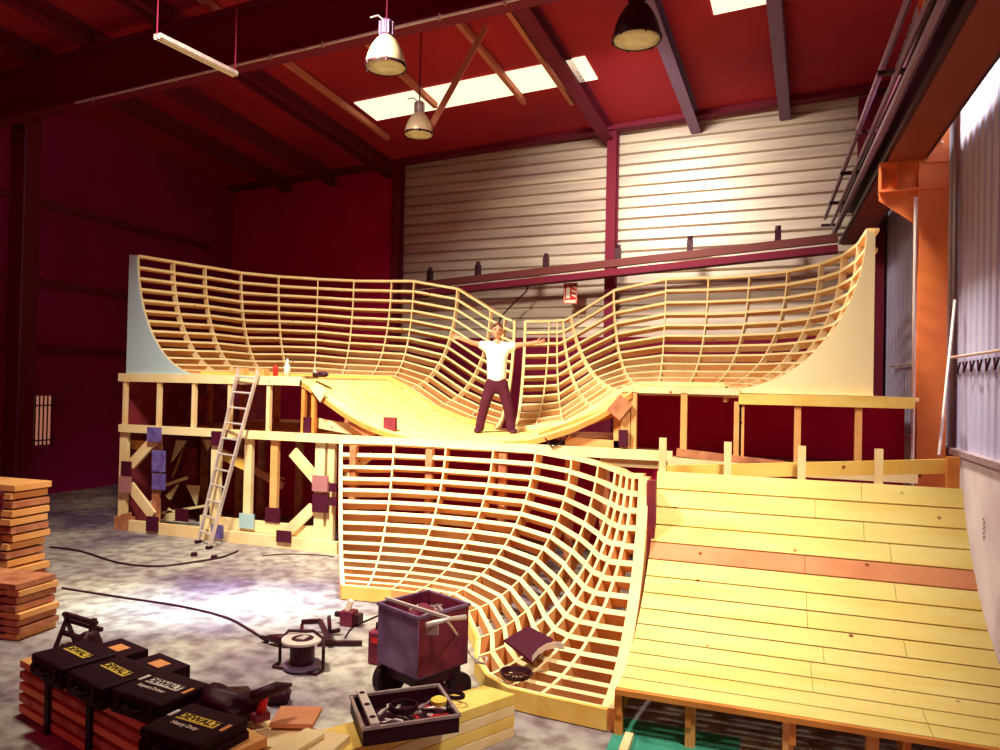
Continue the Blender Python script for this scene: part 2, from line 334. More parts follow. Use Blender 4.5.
# wall pipes on the right
hp = thing('wall_pipe', 'pale pipe and bracket running along the lilac right wall', 'pipe', (0, 0, 0))
MB().tube([(XR-.08, 15, 3.08), (XR-.08, 4, 3.02)], .02, 6).build('pipe', ALU, hp)
q = MB()
for k in range(20): y = 10.2-k*.3; q.tube([(XR-.08, y, 2.98), (XR-.09, y-.07, 2.86), (XR-.08, y-.15, 2.98)], .012, 5)
q.build('hanging_loop', DARKM, hp)
MB().tube([(XR-.06, 11.9, 1.6), (XR-.06, 11.9, 6.8)], .02, 6).build('riser', ALU, hp)
o = MB().tube([ony(955, 300, 10.2), ony(939, 455, 9.9)], .018, 6).build('leaning_rod', ALU); tag(o, 'thin rod leaning between the orange column and right wall', 'rod')

# pendant lamps and fluorescent
def pendant(u, v, dep, R_, lab, ms, tophook):
    c = V((0, 0, CZ))+px(u, v)*dep
    L = thing('pendant_lamp', lab, 'lamp', c)
    prof = [(R_, -R_*.75), (R_*1.02, -R_*.6), (R_*.93, -R_*.2), (R_*.75, R_*.25), (R_*.5, R_*.62), (R_*.28, R_*.8), (R_*.27, R_*.85)]
    MB().lathe(prof+[(r*.96, z-.01) for r, z in reversed(prof)], 28).build('lamp_shade', ms, L, True)
    MB().lathe([(0, -R_*.72), (R_*.5, -R_*.74), (R_*.99, -R_*.73), (R_*.99, -R_*.78), (R_*.5, -R_*.80), (0, -R_*.79)], 28).build('lamp_glass', LGLASS, L, True)
    q = MB(); q.lathe([(R_*1.0, -R_*.8), (R_*1.06, -R_*.8), (R_*1.06, -R_*.68), (R_*1.0, -R_*.68), (R_*1.0, -R_*.8)], 28)
    for k in range(6): a = k*math.pi/3; q.beam((R_*1.03*math.cos(a), R_*1.03*math.sin(a), -R_*.86), (R_*1.03*math.cos(a), R_*1.03*math.sin(a), -R_*.64), .02, .02)
    q.build('rim', DARKM, L)
    q = MB(); q.lathe([(0, R_*.8), (R_*.3, R_*.8), (R_*.33, R_*.9), (R_*.33, R_*1.5), (R_*.28, R_*1.6), (0, R_*1.6)], 16)
    for k in range(8): a = k*math.pi/4; q.beam((R_*.34*math.cos(a), R_*.34*math.sin(a), R_*.85), (R_*.34*math.cos(a), R_*.34*math.sin(a), R_*1.5), .02, .02)
    q.build('ballast', tophook, L)
    xb, yb = (c-OB).dot(EX), (c-OB).dot(EY)
    MB().tube([(0, 0, R_*1.6), (0, 0, roofz(xb, yb)-c.z)], .012, 6).build('suspension_rod', RAFT, L)
    MB().tube([(-.0, 0, R_*1.5), (-R_*.5, 0, R_*1.95), (-R_*.95, 0, R_*1.9)], .010, 6).build('power_lead', ALU, L)
pendant(386, 52, 9.3, .25, 'ribbed pale glass pendant lamp nearest the long conduit', LBOWL, PURS)
pendant(419, 124, 12.4, .235, 'small pendant lamp hanging in front of the long rooflight', LBOWL, STEEL)
pendant(637, 22, 8.0, .255, 'dark-shelled pendant lamp at the top centre-right', DARKM, DARKM)
a, b = V((0, 0, CZ))+px(157, 38)*8.6, V((0, 0, CZ))+px(235, 76)*9.8
ft = thing('fluorescent_light', 'twin fluorescent tube light hanging at upper left', 'lamp', (a+b)/2)
o_ = (a+b)/2; d_ = (b-a).normalized(); s_ = d_.cross(V((0, 0, 1))).normalized()
MB().beam(a-o_+V((0, 0, .03)), b-o_+V((0, 0, .03)), .11, .05).build('housing', STEEL, ft)
for s in (-1, 1): MB().tube([a-o_+s_*.03*s, b-o_+s_*.03*s], .014, 8).build('tube', SIGNW, ft)
for e in (a, b): MB().tube([e-o_*1+V((0, 0, .05)), e-o_+V((0, 0, 1.9))], .008, 5).build('suspension_wire', RAFT, ft)

# ------------------------------------------------------------ curved ramp skeletons
def profile(T, Bt, n):
    """points and outward (concave side) normals from top T to bottom Bt, equal steps of arc"""
    T, Bt = V(T), V(Bt); hv = V((T.x-Bt.x, T.y-Bt.y, 0)); r = hv.length; hd = hv.normalized(); h = T.z-Bt.z
    fine = []
    if h < r*.98:
        R = (r*r+h*h)/(2*h); th = 2*math.atan2(h, r)
        for i in range(201): a = th*(1-i/200); fine.append((R*math.sin(a), R*(1-math.cos(a))))
    else:
        for i in range(201): a = math.pi/2*(1-i/200)*.985; fine.append((r*math.sin(a)/math.sin(math.pi/2*.985), h*(1-math.cos(a))/(1-math.cos(math.pi/2*.985))))
    L = [0]
    for i in range(200): L.append(L[-1]+math.hypot(fine[i+1][0]-fine[i][0], fine[i+1][1]-fine[i][1]))
    out = []; j = 0
    for k in range(n):
        s = L[-1]*k/(n-1)
        while j < 199 and L[j+1] < s: j += 1
        f = (s-L[j])/(L[j+1]-L[j]); x = fine[j][0]*(1-f)+fine[j+1][0]*f; z = fine[j][1]*(1-f)+fine[j+1][1]*f
        tx, tz = fine[j+1][0]-fine[j][0], fine[j+1][1]-fine[j][1]; l = math.hypot(tx, tz); tx /= l; tz /= l
        t = hd*tx+V((0, 0, tz)); nrm = hd*tz+V((0, 0, -tx))     # rotate tangent
        if nrm.z < -1e-6 or nrm.dot(hd) > 0: nrm = -nrm
        out.append((Bt+hd*x+V((0, 0, z)), t, nrm))
    return out
def skeleton(root, ribs, rows, sw, sd, rib_mat, str_mats, rib_t=.022, rib_d=.16, thick=None, skip=None):
    n = (rows-1)*3+1
    P = [profile(T, Bt, n) for T, Bt in ribs]
    for i, pr in enumerate(P):
        T, Bt = V(ribs[i][0]), V(ribs[i][1]); hd = V((T.x-Bt.x, T.y-Bt.y, 0)).normalized(); sd_ = V((-hd.y, hd.x, 0)); w = (thick or {}).get(i, rib_t)/2
        vs = []; fs = []
        for (p, t, nn) in pr:
            f = p+nn*.004; b = p-nn*rib_d
            if b.z < Bt.z-.001 and True: b = V((b.x, b.y, max(b.z, Bt.z-.17)))
            vs += [f-sd_*w, f+sd_*w, b+sd_*w, b-sd_*w]
        for k in range(n-1):
            for j in range(4): fs.append((4*k+j, 4*k+(j+1) % 4, 4*k+4+(j+1) % 4, 4*k+4+j))
        fs += [(3, 2, 1, 0), tuple(4*(n-1)+j for j in range(4))]
        m = MB().add(vs, fs)
        for q_ in range(0, 4*(n-1), 4): m.m[q_] = 1  # front edge pale, sides darker: light and shade put into colour
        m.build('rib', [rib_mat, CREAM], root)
    for r in range(rows):
        k = r*3; m = MB(); st = []
        for i, pr in enumerate(P):
            p, t, nn = pr[k]; st.append((p, t, nn))
        lo = (skip or {}).get('first', {}).get(r, 0)
        for i in range(lo, len(st)-1):
            (p, t, nn), (p2, t2, n2) = st[i], st[i+1]
            dz = random.uniform(-.008, .008)
            q = [p-t*sw/2, p2-t2*sw/2, p2-t2*sw/2-n2*sd, p-t*sw/2-nn*sd, p+t*sw/2, p2+t2*sw/2, p2+t2*sw/2-n2*sd, p+t*sw/2-nn*sd]
            m.mi = random.choice(range(len(str_mats))); m.hexa([v+t*dz for v in q]); m.m[-4] = len(str_mats)   # lit front edge and shaded side faces put into the wood colour
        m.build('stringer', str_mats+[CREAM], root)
    return P
# upper left unit
ULT = [(-10.1, 9.76, 4.68), (-9.94, 10.41, 4.68), (-9.78, 11.02, 4.68), (-9.6, 11.8, 4.68), (-9.16, 12.38, 4.68), (-8.56, 12.85, 4.68), (-7.93, 13.2, 4.68), (-7.17, 13.4, 4.68), (-6.71, 13.5, 4.68), (-5.75, 13.5, 4.5), (-5.05, 13.55, 4.08), (-4.75, 13.55, 3.92), (-4.52, 13.5, 3.84)]
ULB = [(-8.72, 9.76, 2.66), (-8.62, 10.4, 2.66), (-8.55, 10.8, 2.66), (-8.4, 11.2, 2.66), (-8.2, 11.6, 2.66), (-7.9, 11.8, 2.66), (-7.4, 11.85, 2.66), (-6.83, 11.85, 2.66), (-6.34, 11.85, 2.66), (-6.03, 11.85, 2.50), (-5.51, 11.85, 2.18), (-4.93, 11.85, 1.98), (-4.30, 11.85, 1.84)]
ul = thing('bowl_skeleton', 'curved timber bowl skeleton on the left deck, ending behind the man', 'ramp frame', (0, 0, 0))
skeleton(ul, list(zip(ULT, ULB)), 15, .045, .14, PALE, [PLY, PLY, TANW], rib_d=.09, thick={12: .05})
# upper right unit
URT = [(-4.30, 13.5, 3.84), (-3.82, 13.5, 3.84), (-3.66, 13.5, 3.84), (-3.54, 13.5, 3.85), (-3.38, 13.5, 3.92), (-2.58, 13.5, 4.4), (-1.64, 13.5, 4.58), (-.90, 13.5, 4.58), (-.21, 13.35, 4.58), (.39, 13.0, 4.58), (.84, 12.4, 4.58), (1.08, 11.6, 4.56), (1.18, 10.7, 4.55), (1.18, 9.78, 4.55)]
URB = [(-3.92, 11.8, 1.84), (-3.6, 11.8, 1.87), (-3.03, 11.8, 1.97), (-2.49, 11.8, 2.28), (-2.05, 11.8, 2.55), (-1.81, 11.8, 2.64), (-1.54, 11.8, 2.64), (-1.14, 11.8, 2.64), (-.80, 11.75, 2.64), (-.62, 11.6, 2.64), (-.50, 11.4, 2.63), (-.44, 11.0, 2.60), (-.42, 10.4, 2.58), (-.42, 9.78, 2.58)]
ur = thing('bowl_skeleton', 'curved timber bowl skeleton on the right deck with a cream side panel', 'ramp frame', (0, 0, 0))
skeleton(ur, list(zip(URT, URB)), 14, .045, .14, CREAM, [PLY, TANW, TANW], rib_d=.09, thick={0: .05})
# side panels (solid boards with the curve cut out)
def side_panel(T, Bt, xo, y, parent, mt, zb, ztop, name='side_panel'):
    pr = profile(T, Bt, 30); poly = [(xo, y, zb), (xo, y, ztop)]+[(p.x, y, p.z) for p, t, n in pr]+[(Bt[0], y, zb)]
    return MB().prism(poly, (0, .022, 0)).build(name, mt, parent)
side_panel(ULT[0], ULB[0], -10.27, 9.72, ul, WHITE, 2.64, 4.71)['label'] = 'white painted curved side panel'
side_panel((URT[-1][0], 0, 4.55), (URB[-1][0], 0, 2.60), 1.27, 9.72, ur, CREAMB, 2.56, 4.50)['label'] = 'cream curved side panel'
# kick boards along the foot of the bowls
for root, bb, mt in ((ul, ULB, YEL), (ur, URB, PALE)):
    m = MB()
    for i in range(len(bb)-1):
        a, b = V(bb[i]), V(bb[i+1]); m.hexa([a-V((0, 0, .12)), b-V((0, 0, .12)), b-V((0, -.04, .12)), a-V((0, -.04, .12)), a+V((0, 0, .06)), b+V((0, 0, .06)), b+V((0, .04, .06)), a+V((0, .04, .06))])
    m.build('kick_board', mt, root)

# ------------------------------------------------------------ timber platform with the valley floor
VAL = [(-6.72, 2.62), (-6.34, 2.40), (-5.93, 2.16), (-5.49, 1.97), (-4.99, 1.85), (-4.5, 1.80), (-3.88, 1.80), (-2.99, 1.87), (-2.35, 2.08), (-2.01, 2.25), (-1.81, 2.38), (-1.59, 2.56)]
pl = thing('timber_platform', 'two-level timber platform under the left bowl with open braced front', 'platform', (0, 0, 0))
FY = 9.68
def bd(m, u0, v0, u1, v1, w, t, y=None, mt=None, name='post', par=None):
    y = FY if y is None else y
    a, b = ony(u0, v0, y), ony(u1, v1, y)
    # bar lying in the front plane: w across within the plane, t deep
    return MB().beam(a, b, t if abs((b-a).normalized().dot(V((0, 1, 0)))) < .5 else w, w, V((0, 0, 1)) if abs((b-a).normalized().z) < .97 else V((1, 0, 0))).build(name, mt or m, par)
# horizontal beams
MB().box(-10.38, -6.68, FY-.02, FY+.05, 2.52, 2.66).build('deck_beam', CREAM, pl)
MB().box(-10.30, -1.05, FY-.06, FY+.01, 1.66, 1.79).build('mid_beam', CREAM, pl)
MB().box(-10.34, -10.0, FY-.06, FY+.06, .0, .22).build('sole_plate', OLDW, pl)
MB().box(-10.0, -5.95, FY-.08, FY, .0, .18).build('sole_plate', PALE, pl)
MB().box(-8.6, -6.2, FY+.02, FY+.08, .18, .36).build('sole_plate', CREAM, pl)
# decks (planked)
m = MB(); x = -10.4
m.box(-10.42, -6.72, 9.76, 11.9, 2.60, 2.64); m.build('deck_board', PALE, pl)
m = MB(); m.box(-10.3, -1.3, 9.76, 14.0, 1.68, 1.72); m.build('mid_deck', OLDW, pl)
m = MB(); m.box(-10.35, -1.75, 11.96, 12.0, 0, 1.66); m.build('shade_board', MAROON, pl)  # added maroon sheet: shade of the void under the deck as colour
m = MB(); m.box(-10.4, -10.34, 9.8, 13.9, 0, 2.6); m.build('end_board', DKW, pl)
def post(x, z0, z1, w, mt, y=FY, t=.07, name='post'): return MB().box(x-w/2, x+w/2, y, y+t, z0, z1).build(name, mt, pl)
def X_(u, y=FY): return ony(u, 400, y).x
for u in (124, 158, 193, 229, 268, 303, 313): post(X_(u), 1.79, 2.52, .06, PALE if u < 300 else ORA, FY)
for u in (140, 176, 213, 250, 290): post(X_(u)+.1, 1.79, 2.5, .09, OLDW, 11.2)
for u, w, z0, z1, mt in ((124, .16, .1, 1.66, PALE), (157, .13, .15, 1.66, OLDW), (219, .17, .05, 1.70, CREAM), (249, .14, .45, 1.66, PALE), (275, .13, .45, 1.66, PLY), (321, .17, .15, 1.66, CREAM), (332, .12, 0, 1.66, PALE)):
    post(X_(u), z0, z1, w, mt, FY+.01 if u not in (219,) else FY-.05)
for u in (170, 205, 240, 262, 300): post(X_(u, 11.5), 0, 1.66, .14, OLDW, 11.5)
def brace(u0, v0, u1, v1, w, mt, y=FY+.03, name='brace'):
    a, b = ony(u0, v0, y), ony(u1, v1, y); d = (b-a).normalized(); s = V((-d.z, 0, d.x))*w/2
    return MB().prism([a-s, b-s, b+s, a+s], (0, .05, 0)).build(name, mt, pl)
brace(130, 465, 153, 440, .17, PALE, FY-.03); brace(129, 486, 152, 516, .17, PALE, FY-.03); brace(292, 452, 316, 480, .17, PALE, FY-.03); brace(287, 532, 312, 508, .17, PALE, FY-.03)
brace(212, 450, 250, 468, .16, YEL, 9.9); brace(250, 468, 282, 486, .12, OLDW, 10.2); brace(128, 444, 150, 446, .15, YEL, 9.85)
# scrap pieces and gussets behind the front
for (a, b, c_, mt, y) in (((176, 440), (186, 441), (171, 462), CREAM, 10.6), ((184, 446), (176, 470), (160, 500), PLY, 10.9), ((165, 496), (178, 484), (170, 500), CREAM, 10.5), ((186, 485), (199, 486), (196, 506), CREAM, 10.5),
                          ((203, 440), (212, 440), (207, 450), PALE, 10.6), ((120, 515), (130, 512), (132, 529), OLDW, 9.66), ((318, 458), (326, 462), (320, 470), PALE, 9.9), ((316, 520), (326, 516), (322, 545), CREAM, 9.8), ((168, 508), (182, 520), (162, 522), CREAM, 10.3)):
    p = [ony(*a, y), ony(*b, y), ony(*c_, y)]; MB().prism(p, (0, .03, 0)).build('offcut', mt, pl)
brace(162, 486, 186, 478, .05, CREAM, 10.4); brace(132, 516, 150, 502, .05, CREAM, 10.3); brace(150, 515, 210, 505, .04, CREAM, 10.3); brace(253, 470, 283, 479, .015, PALE, 10.3)
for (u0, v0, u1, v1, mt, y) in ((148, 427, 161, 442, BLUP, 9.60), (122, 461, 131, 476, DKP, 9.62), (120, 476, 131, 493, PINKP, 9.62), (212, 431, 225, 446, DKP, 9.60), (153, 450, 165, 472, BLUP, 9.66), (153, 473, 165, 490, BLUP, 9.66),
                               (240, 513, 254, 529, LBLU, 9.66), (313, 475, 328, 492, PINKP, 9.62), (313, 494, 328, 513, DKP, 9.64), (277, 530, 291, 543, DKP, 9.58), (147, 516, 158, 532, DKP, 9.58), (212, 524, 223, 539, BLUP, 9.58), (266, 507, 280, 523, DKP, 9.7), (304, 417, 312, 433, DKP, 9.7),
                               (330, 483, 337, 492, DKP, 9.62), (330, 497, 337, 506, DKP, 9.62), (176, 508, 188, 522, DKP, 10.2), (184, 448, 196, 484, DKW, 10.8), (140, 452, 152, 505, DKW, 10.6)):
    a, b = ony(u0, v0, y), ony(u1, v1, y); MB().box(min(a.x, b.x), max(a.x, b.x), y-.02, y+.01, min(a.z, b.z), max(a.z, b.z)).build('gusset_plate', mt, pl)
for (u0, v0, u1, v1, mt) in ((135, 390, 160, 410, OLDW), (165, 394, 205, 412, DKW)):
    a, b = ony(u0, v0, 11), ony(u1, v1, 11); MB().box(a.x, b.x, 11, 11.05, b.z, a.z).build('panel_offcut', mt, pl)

# valley floor: thing of its own
vf = thing('valley_floor', 'yellow planked dip in the platform where the man stands', 'ramp', (0, 0, 0))
m = MB(); ny = 12; fine = []
for i in range(len(VAL)-1):
    for k in range(4):
        f = k/4; p0 = VAL[max(i-1, 0)]; p1 = VAL[i]; p2 = VAL[i+1]; p3 = VAL[min(i+2, len(VAL)-1)]
        z = .5*((2*p1[1])+(-p0[1]+p2[1])*f+(2*p0[1]-5*p1[1]+4*p2[1]-p3[1])*f*f+(-p0[1]+3*p1[1]-3*p2[1]+p3[1])*f**3)
        fine.append((p1[0]+(p2[0]-p1[0])*f, z))
fine.append(VAL[-1])
BACKV = [(-6.34, 2.63), (-6.03, 2.47), (-5.51, 2.15), (-4.93, 1.95), (-4.3, 1.82), (-3.92, 1.80), (-3.6, 1.83), (-3.03, 1.94), (-2.49, 2.25), (-2.05, 2.52), (-1.70, 2.60)]
def samp(c, f):
    x = c[0][0]+(c[-1][0]-c[0][0])*f
    for (x0, z0), (x1, z1) in zip(c, c[1:]):
        if x <= x1+1e-9: return x, z0+(z1-z0)*(x-x0)/(x1-x0)
    return c[-1]
def val(f, y):
    w = (y-9.66)/(11.95-9.66); a, b = samp(fine, f), samp(BACKV, f); return V((a[0]*(1-w)+b[0]*w, y, a[1]*(1-w)+b[1]*w))
def strip(zo0, zo1, y0, y1):
    m_ = MB(); n = 44; d0, d1 = V((0, 0, zo0)), V((0, 0, zo1))
    for i in range(n):
        a, b, c, d = val(i/n, y0), val((i+1)/n, y0), val((i+1)/n, y1), val(i/n, y1); m_.hexa([a+d0, b+d0, c+d0, d+d0, a+d1, b+d1, c+d1, d+d1])
    return m_
m = MB()
for k in range(13):
    y0 = 9.66+k*.176; s = strip(-.025, .0, y0, y0+.172); m.add(s.v, s.f)
m.build('floor_board', RAMPW, vf)
strip(-.10, -.027, 9.66, 9.72).build('edge_rib', ORA, vf)
# fascia bits: brace boards under the dip
def vb(u0, v0, u1, v1, w, mt, y=9.74):
    a, b = ony(u0, v0, y), ony(u1, v1, y); d = (b-a).normalized(); s = V((-d.z, 0, d.x))*w/2
    MB().prism([a-s, b-s, b+s, a+s], (0, .05, 0)).build('brace', mt, vf)
vb(316, 392, 362, 424, .16, PALE); vb(312, 422, 395, 438, .15, PALE, 9.85); vb(350, 420, 374, 437, .15, OLDW, 9.72); vb(565, 443, 628, 448, .17, PLY, 9.8); vb(540, 438, 612, 412, .14, ORA, 9.78)
vb(613, 415, 626, 400, .22, OLDW, 9.6); vb(618, 402, 618, 450, .12, PLY, 9.8); vb(623, 430, 623, 447, .12, DKP, 9.6)
a = ony(311, 385, 9.6); b = ony(326, 401, 9.6)
MB().prism([ony(310, 388, 9.6), ony(316, 384, 9.6), ony(326, 391, 9.6), ony(320, 402, 9.6)], (0, .03, 0)).build('gusset_plate', CREAM, vf)
o = tag(MB().box(-5.28, -5.08, 9.72, 9.78, 1.86, 2.08).build('wood_block', DKW), 'small dark red block standing on the yellow planks', 'block'); o.location = (0, 0, -.0)
q = MB().tube([ony(568, 435, 9.6), ony(560, 444, 9.6), ony(552, 447, 9.6), ony(545, 438, 9.6)], .012, 6)
tag(q.build('dangling_cable', BLACK), 'thin cable hanging over the front edge of the platform right of the man', 'cable')

# right platform
pr_ = thing('timber_platform', 'timber platform with open stud front under the right bowl', 'platform', (0, 0, 0))
MB().box(-1.72, -.25, FY, FY+.06, 2.53, 2.62).build('deck_beam', PALE, pr_)
MB().box(-.25, 1.70, FY-.04, FY+.05, 2.42, 2.55).build('deck_beam', YEL, pr_)
MB().box(-1.7, 1.76, FY+.07, 14, 2.50, 2.55).build('deck_board', PALE, pr_)
MB().box(-1.7, 1.8, 10.9, 10.96, 0, 2.5).build('shade_board', MAROON, pr_)  # added maroon sheet standing in for the shade behind the studs
MB().box(-1.05, 1.8, FY+.1, 10.9, 1.62, 1.68).build('mid_deck', DKW, pr_)
for u, w in ((626, .12), (634, .07), (684, .08), (738, .09), (742, .06), (798, .075), (859, .075)):
    x = X_(u); MB().box(x-w/2, x+w/2, FY, FY+.08, 1.66, 2.45 if u > 700 else 2.54).build('stud', PLY, pr_)
MB().box(-2.0, 1.75, FY+.02, FY+.06, 1.55, 1.72).build('mid_beam', PALE, pr_)
MB().beam((-1.0, FY+.0, 1.78), (.3, FY+.0, 1.68), .05, .10).build('diagonal_board', OLDW, pr_)

# ------------------------------------------------------------ lower bowl skeleton
LT = [(-5.86, 9.5, 1.70), (-4.98, 9.5, 1.72), (-4.16, 9.5, 1.72), (-3.44, 9.48, 1.72), (-2.81, 9.4, 1.72), (-2.18, 8.85, 1.72), (-1.72, 8.25, 1.72), (-1.42, 7.7, 1.72), (-1.32, 7.5, 1.72), (-1.24, 7.38, 1.72), (-1.17, 7.3, 1.72), (-1.06, 7.25, 1.73)]
LB = [(-4.66, 7.67, .17), (-4.35, 7.71, .17), (-4.04, 7.75, .17), (-3.74, 7.75, .17), (-3.34, 7.68, .17), (-2.9, 7.30, .17), (-2.50, 6.60, .17), (-2.34, 6.15, .17), (-2.10, 5.80, .17), (-1.86, 5.64, .17), (-1.59, 5.6, .17), (-1.05, 5.55, .17)]
lo = thing('bowl_skeleton', 'large curved timber bowl skeleton on the hall floor beside the ramp', 'ramp frame', (0, 0, 0))
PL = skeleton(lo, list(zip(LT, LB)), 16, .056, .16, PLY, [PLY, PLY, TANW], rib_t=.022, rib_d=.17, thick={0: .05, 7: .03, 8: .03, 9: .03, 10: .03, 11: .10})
m = MB()
for i in range(len(LB)-1):
    a, b = V(LB[i]), V(LB[i+1]); n_ = V((b.y-a.y, a.x-b.x, 0)).normalized()*.03
    m.hexa([V((a.x, a.y, .01)), V((b.x, b.y, .01)), V((b.x+n_.x, b.y+n_.y, .01)), V((a.x+n_.x, a.y+n_.y, .01)), a, b, b+n_, a+n_])
m.build('foot_board', YEL, lo)
# support posts at the back
for (x, y) in ((-5.6, 9.4), (-4.4, 9.45), (-3.3, 9.45), (-2.3, 9.2), (-1.7, 8.5), (-1.15, 7.6)):
    MB().box(x-.05, x+.05, y, y+.09, 0, 1.66).build('post', OLDW, lo)
brace_ = ony(335, 476, 9.6)
MB().beam(ony(345, 478, 9.62), ony(372, 455, 9.62), .04, .09).build('brace', PALE, lo)
MB().box(-1.02, -.94, 7.2, 7.32, 0, 1.7).build('post', DKW, lo)

# ------------------------------------------------------------ plank ramp
rp = thing('plank_ramp', 'curved ramp of yellow planks in the right foreground', 'ramp', (0, 0, 0))
rT, rB = V((0, 7.58, 1.75)), V((0, 5.48, .36)); XL, XRr = -.97, 1.72
prf = profile(rT, rB, 14*4+1)
for k in range(14):
    m = MB()
    seg = prf[k*4:k*4+5]
    xa = XL; cut = random.choice([.5, .9, .4, 1.1])
    for (x0, x1) in ((XL, cut), (cut+.004, XRr)):
        for j in range(4):
            (p, t, n), (p2, t2, n2) = seg[j], seg[j+1]
            e0 = -t*.0 if j else -t*.006; e1 = V((0, 0, 0)) if j < 3 else -t2*.021
            q0, q1 = p+e0, p2+e1
            m.hexa([(x0, q0.y, q0.z), (x1, q0.y, q0.z), (x1, q1.y, q1.z), (x0, q1.y, q1.z)]+[(x, (q-n_*.028).y, (q-n_*.028).z) for x, q, n_ in ((x0, q0, n), (x1, q0, n), (x1, q1, n2), (x0, q1, n2))])
    ob = m.build('board', PINK if k == 4 else RAMPW, rp)
    if k == 4: ob['label'] = 'pinkish board'
for x in (XL+.02, -.45, .25, .95, XRr-.02):
    pts = [(x-.02, p.y-n.y*.03, p.z-n.z*.03) for p, t, n in prf[::4]]; back = [(x-.02, p.y-n.y*.2, max(p.z-n.z*.2, .0)) for p, t, n in prf[::4]]
    MB().prism(pts+back[::-1], (.04, 0, 0)).build('rib', ORA, rp)
MB().box(XL, XRr, 5.44, 5.478, .325, .365).build('front_edge', ORA, rp)
for x in (-.44, .22, .75, 1.4): MB().box(x-.035, x+.035, 5.50, 5.62, 0, .34).build('leg', PLY, rp)
MB().box(XL-.02, XL+.04, 5.5, 5.56, 0, .34).build('leg', ORA, rp)
MB().box(-.9, -.84, 5.2, 5.48, 0, .05).build('foot_block', PALE, rp)
MB().box(XL, XRr, 7.75, 7.8, 0, 1.6).build('shade_board', MAROON, rp)  # added maroon sheet: the dark behind the ramp put in as colour
for u, v in ((663, 438), (728, 442), (802, 446), (879, 449)):
    t = ony(u, v, 7.62); MB().box(t.x-.035, t.x+.035, 7.60, 7.65, 1.0, t.z).build('upright', PALE, rp)
e1 = ony(667, 472, 7.75); e2 = ony(957, 466, 7.95)
MB().beam(e1, e2, .045, .135).build('cross_beam', YEL, rp)
MB().beam(ony(668, 461, 8.3), ony(740, 468, 8.3), .05, .09).build('cross_beam', PALE, rp)
t = ony(953, 457, 7.85); MB().box(t.x-.05, t.x+.05, 7.82, 7.9, .9, t.z).build('upright', ORA, rp)
q = MB(); w0 = onx(983, 528, XR-.056)
for k in range(9): q.box(w0.x-.002, w0.x, w0.y-.05*(k % 2)-.03, w0.y-.05*(k % 2)+.03-.01*(k % 3), w0.z+.09-.025*k, w0.z+.10-.025*k)
tag(q.build('wall_marking', DARKM), 'small dark scribbled marking on the pale plinth of the right wall', 'marking')

# ------------------------------------------------------------ ladder
ld = thing('ladder', 'aluminium ladder leaning on the left deck', 'ladder', (0, 0, 0))
f1, f2, t1, t2 = V((-8.06, 9.05, 0)), V((-7.66, 8.92, 0)), V((-7.82, 9.60, 2.78)), V((-7.44, 9.60, 2.76))
f1, f2 = onz(206, 541, 0), onz(223, 553, 0)
f1 = V((-8.32, 9.36, 0)); f2 = V((-7.88, 9.10, 0))
for a, b in ((f1, t1), (f2, t2)): MB().beam(a, b, .025, .065, (0, 1, 0)).build('stile', ALU, ld)
for k in range(11):
    f = .07+k*.088; MB().tube([f1.lerp(t1, f), f2.lerp(t2, f)], .016, 8).build('rung', ALU, ld)
for a in (f1, f2): MB().box(a.x-.03, a.x+.03, a.y-.045, a.y+.045, 0, .05).build('foot', BLACK, ld)

# ------------------------------------------------------------ things on the upper deck
def on_deck(u, y=9.9): return ony(u, 375, y).x
x = on_deck(280); z = 2.645
o = thing('spray_can', 'red can standing on the left deck edge', 'can', (x-.05, 9.85, z)); MB().lathe([(0, 0), (.04, 0), (.04, .16), (.03, .19), (0, .19)], 14).build('can_body', REDP, o, True)
o = thing('plastic_bottle', 'white bottle with a nozzle on the left deck edge', 'bottle', (on_deck(289), 9.85, z)); MB().lathe([(0, 0), (.05, 0), (.05, .17), (.02, .22), (.02, .25), (0, .25)], 14).build('bottle_body', SIGNW, o, True); MB().lathe([(0, .25), (.03, .25), (.012, .30), (0, .30)], 12).build('nozzle', WHITE, o)
for i, (u, w_) in enumerate(((243, .16), (263, .18))):
    x = on_deck(u); o = tag(MB().box(x-w_/2, x+w_/2, 9.8, 9.95, z, z+.13).build('wood_offcut', PLY, bevel=.006), ['orange wood offcut on the deck left of the ladder head', 'orange wood offcut on the deck right of the ladder head'][i], 'offcut')
x = on_deck(322)
o = thing('power_tool', 'small dark power tool lying on the deck by the yellow dip', 'tool', (x, 9.85, z)); MB().tube([(-.12, 0, .05), (.08, 0, .06), (.14, 0, .05)], [.035, .05, .02], 10).build('tool_body', DARKM, o, True); MB().tube([(-.06, 0, .05), (-.10, -.03, .13)], .022, 8).build('handle', ALU, o)
q = MB().tube([(-7.0, 9.78, z+.012), (-6.7, 9.85, z+.012), (-6.9, 9.95, z+.012), (-6.5+.0, 9.83, z+.012)], .012, 6); q.build('deck_cable', BLACK); tag(bpy.data.objects['deck_cable'], 'short black cable lying on the left deck', 'cable')

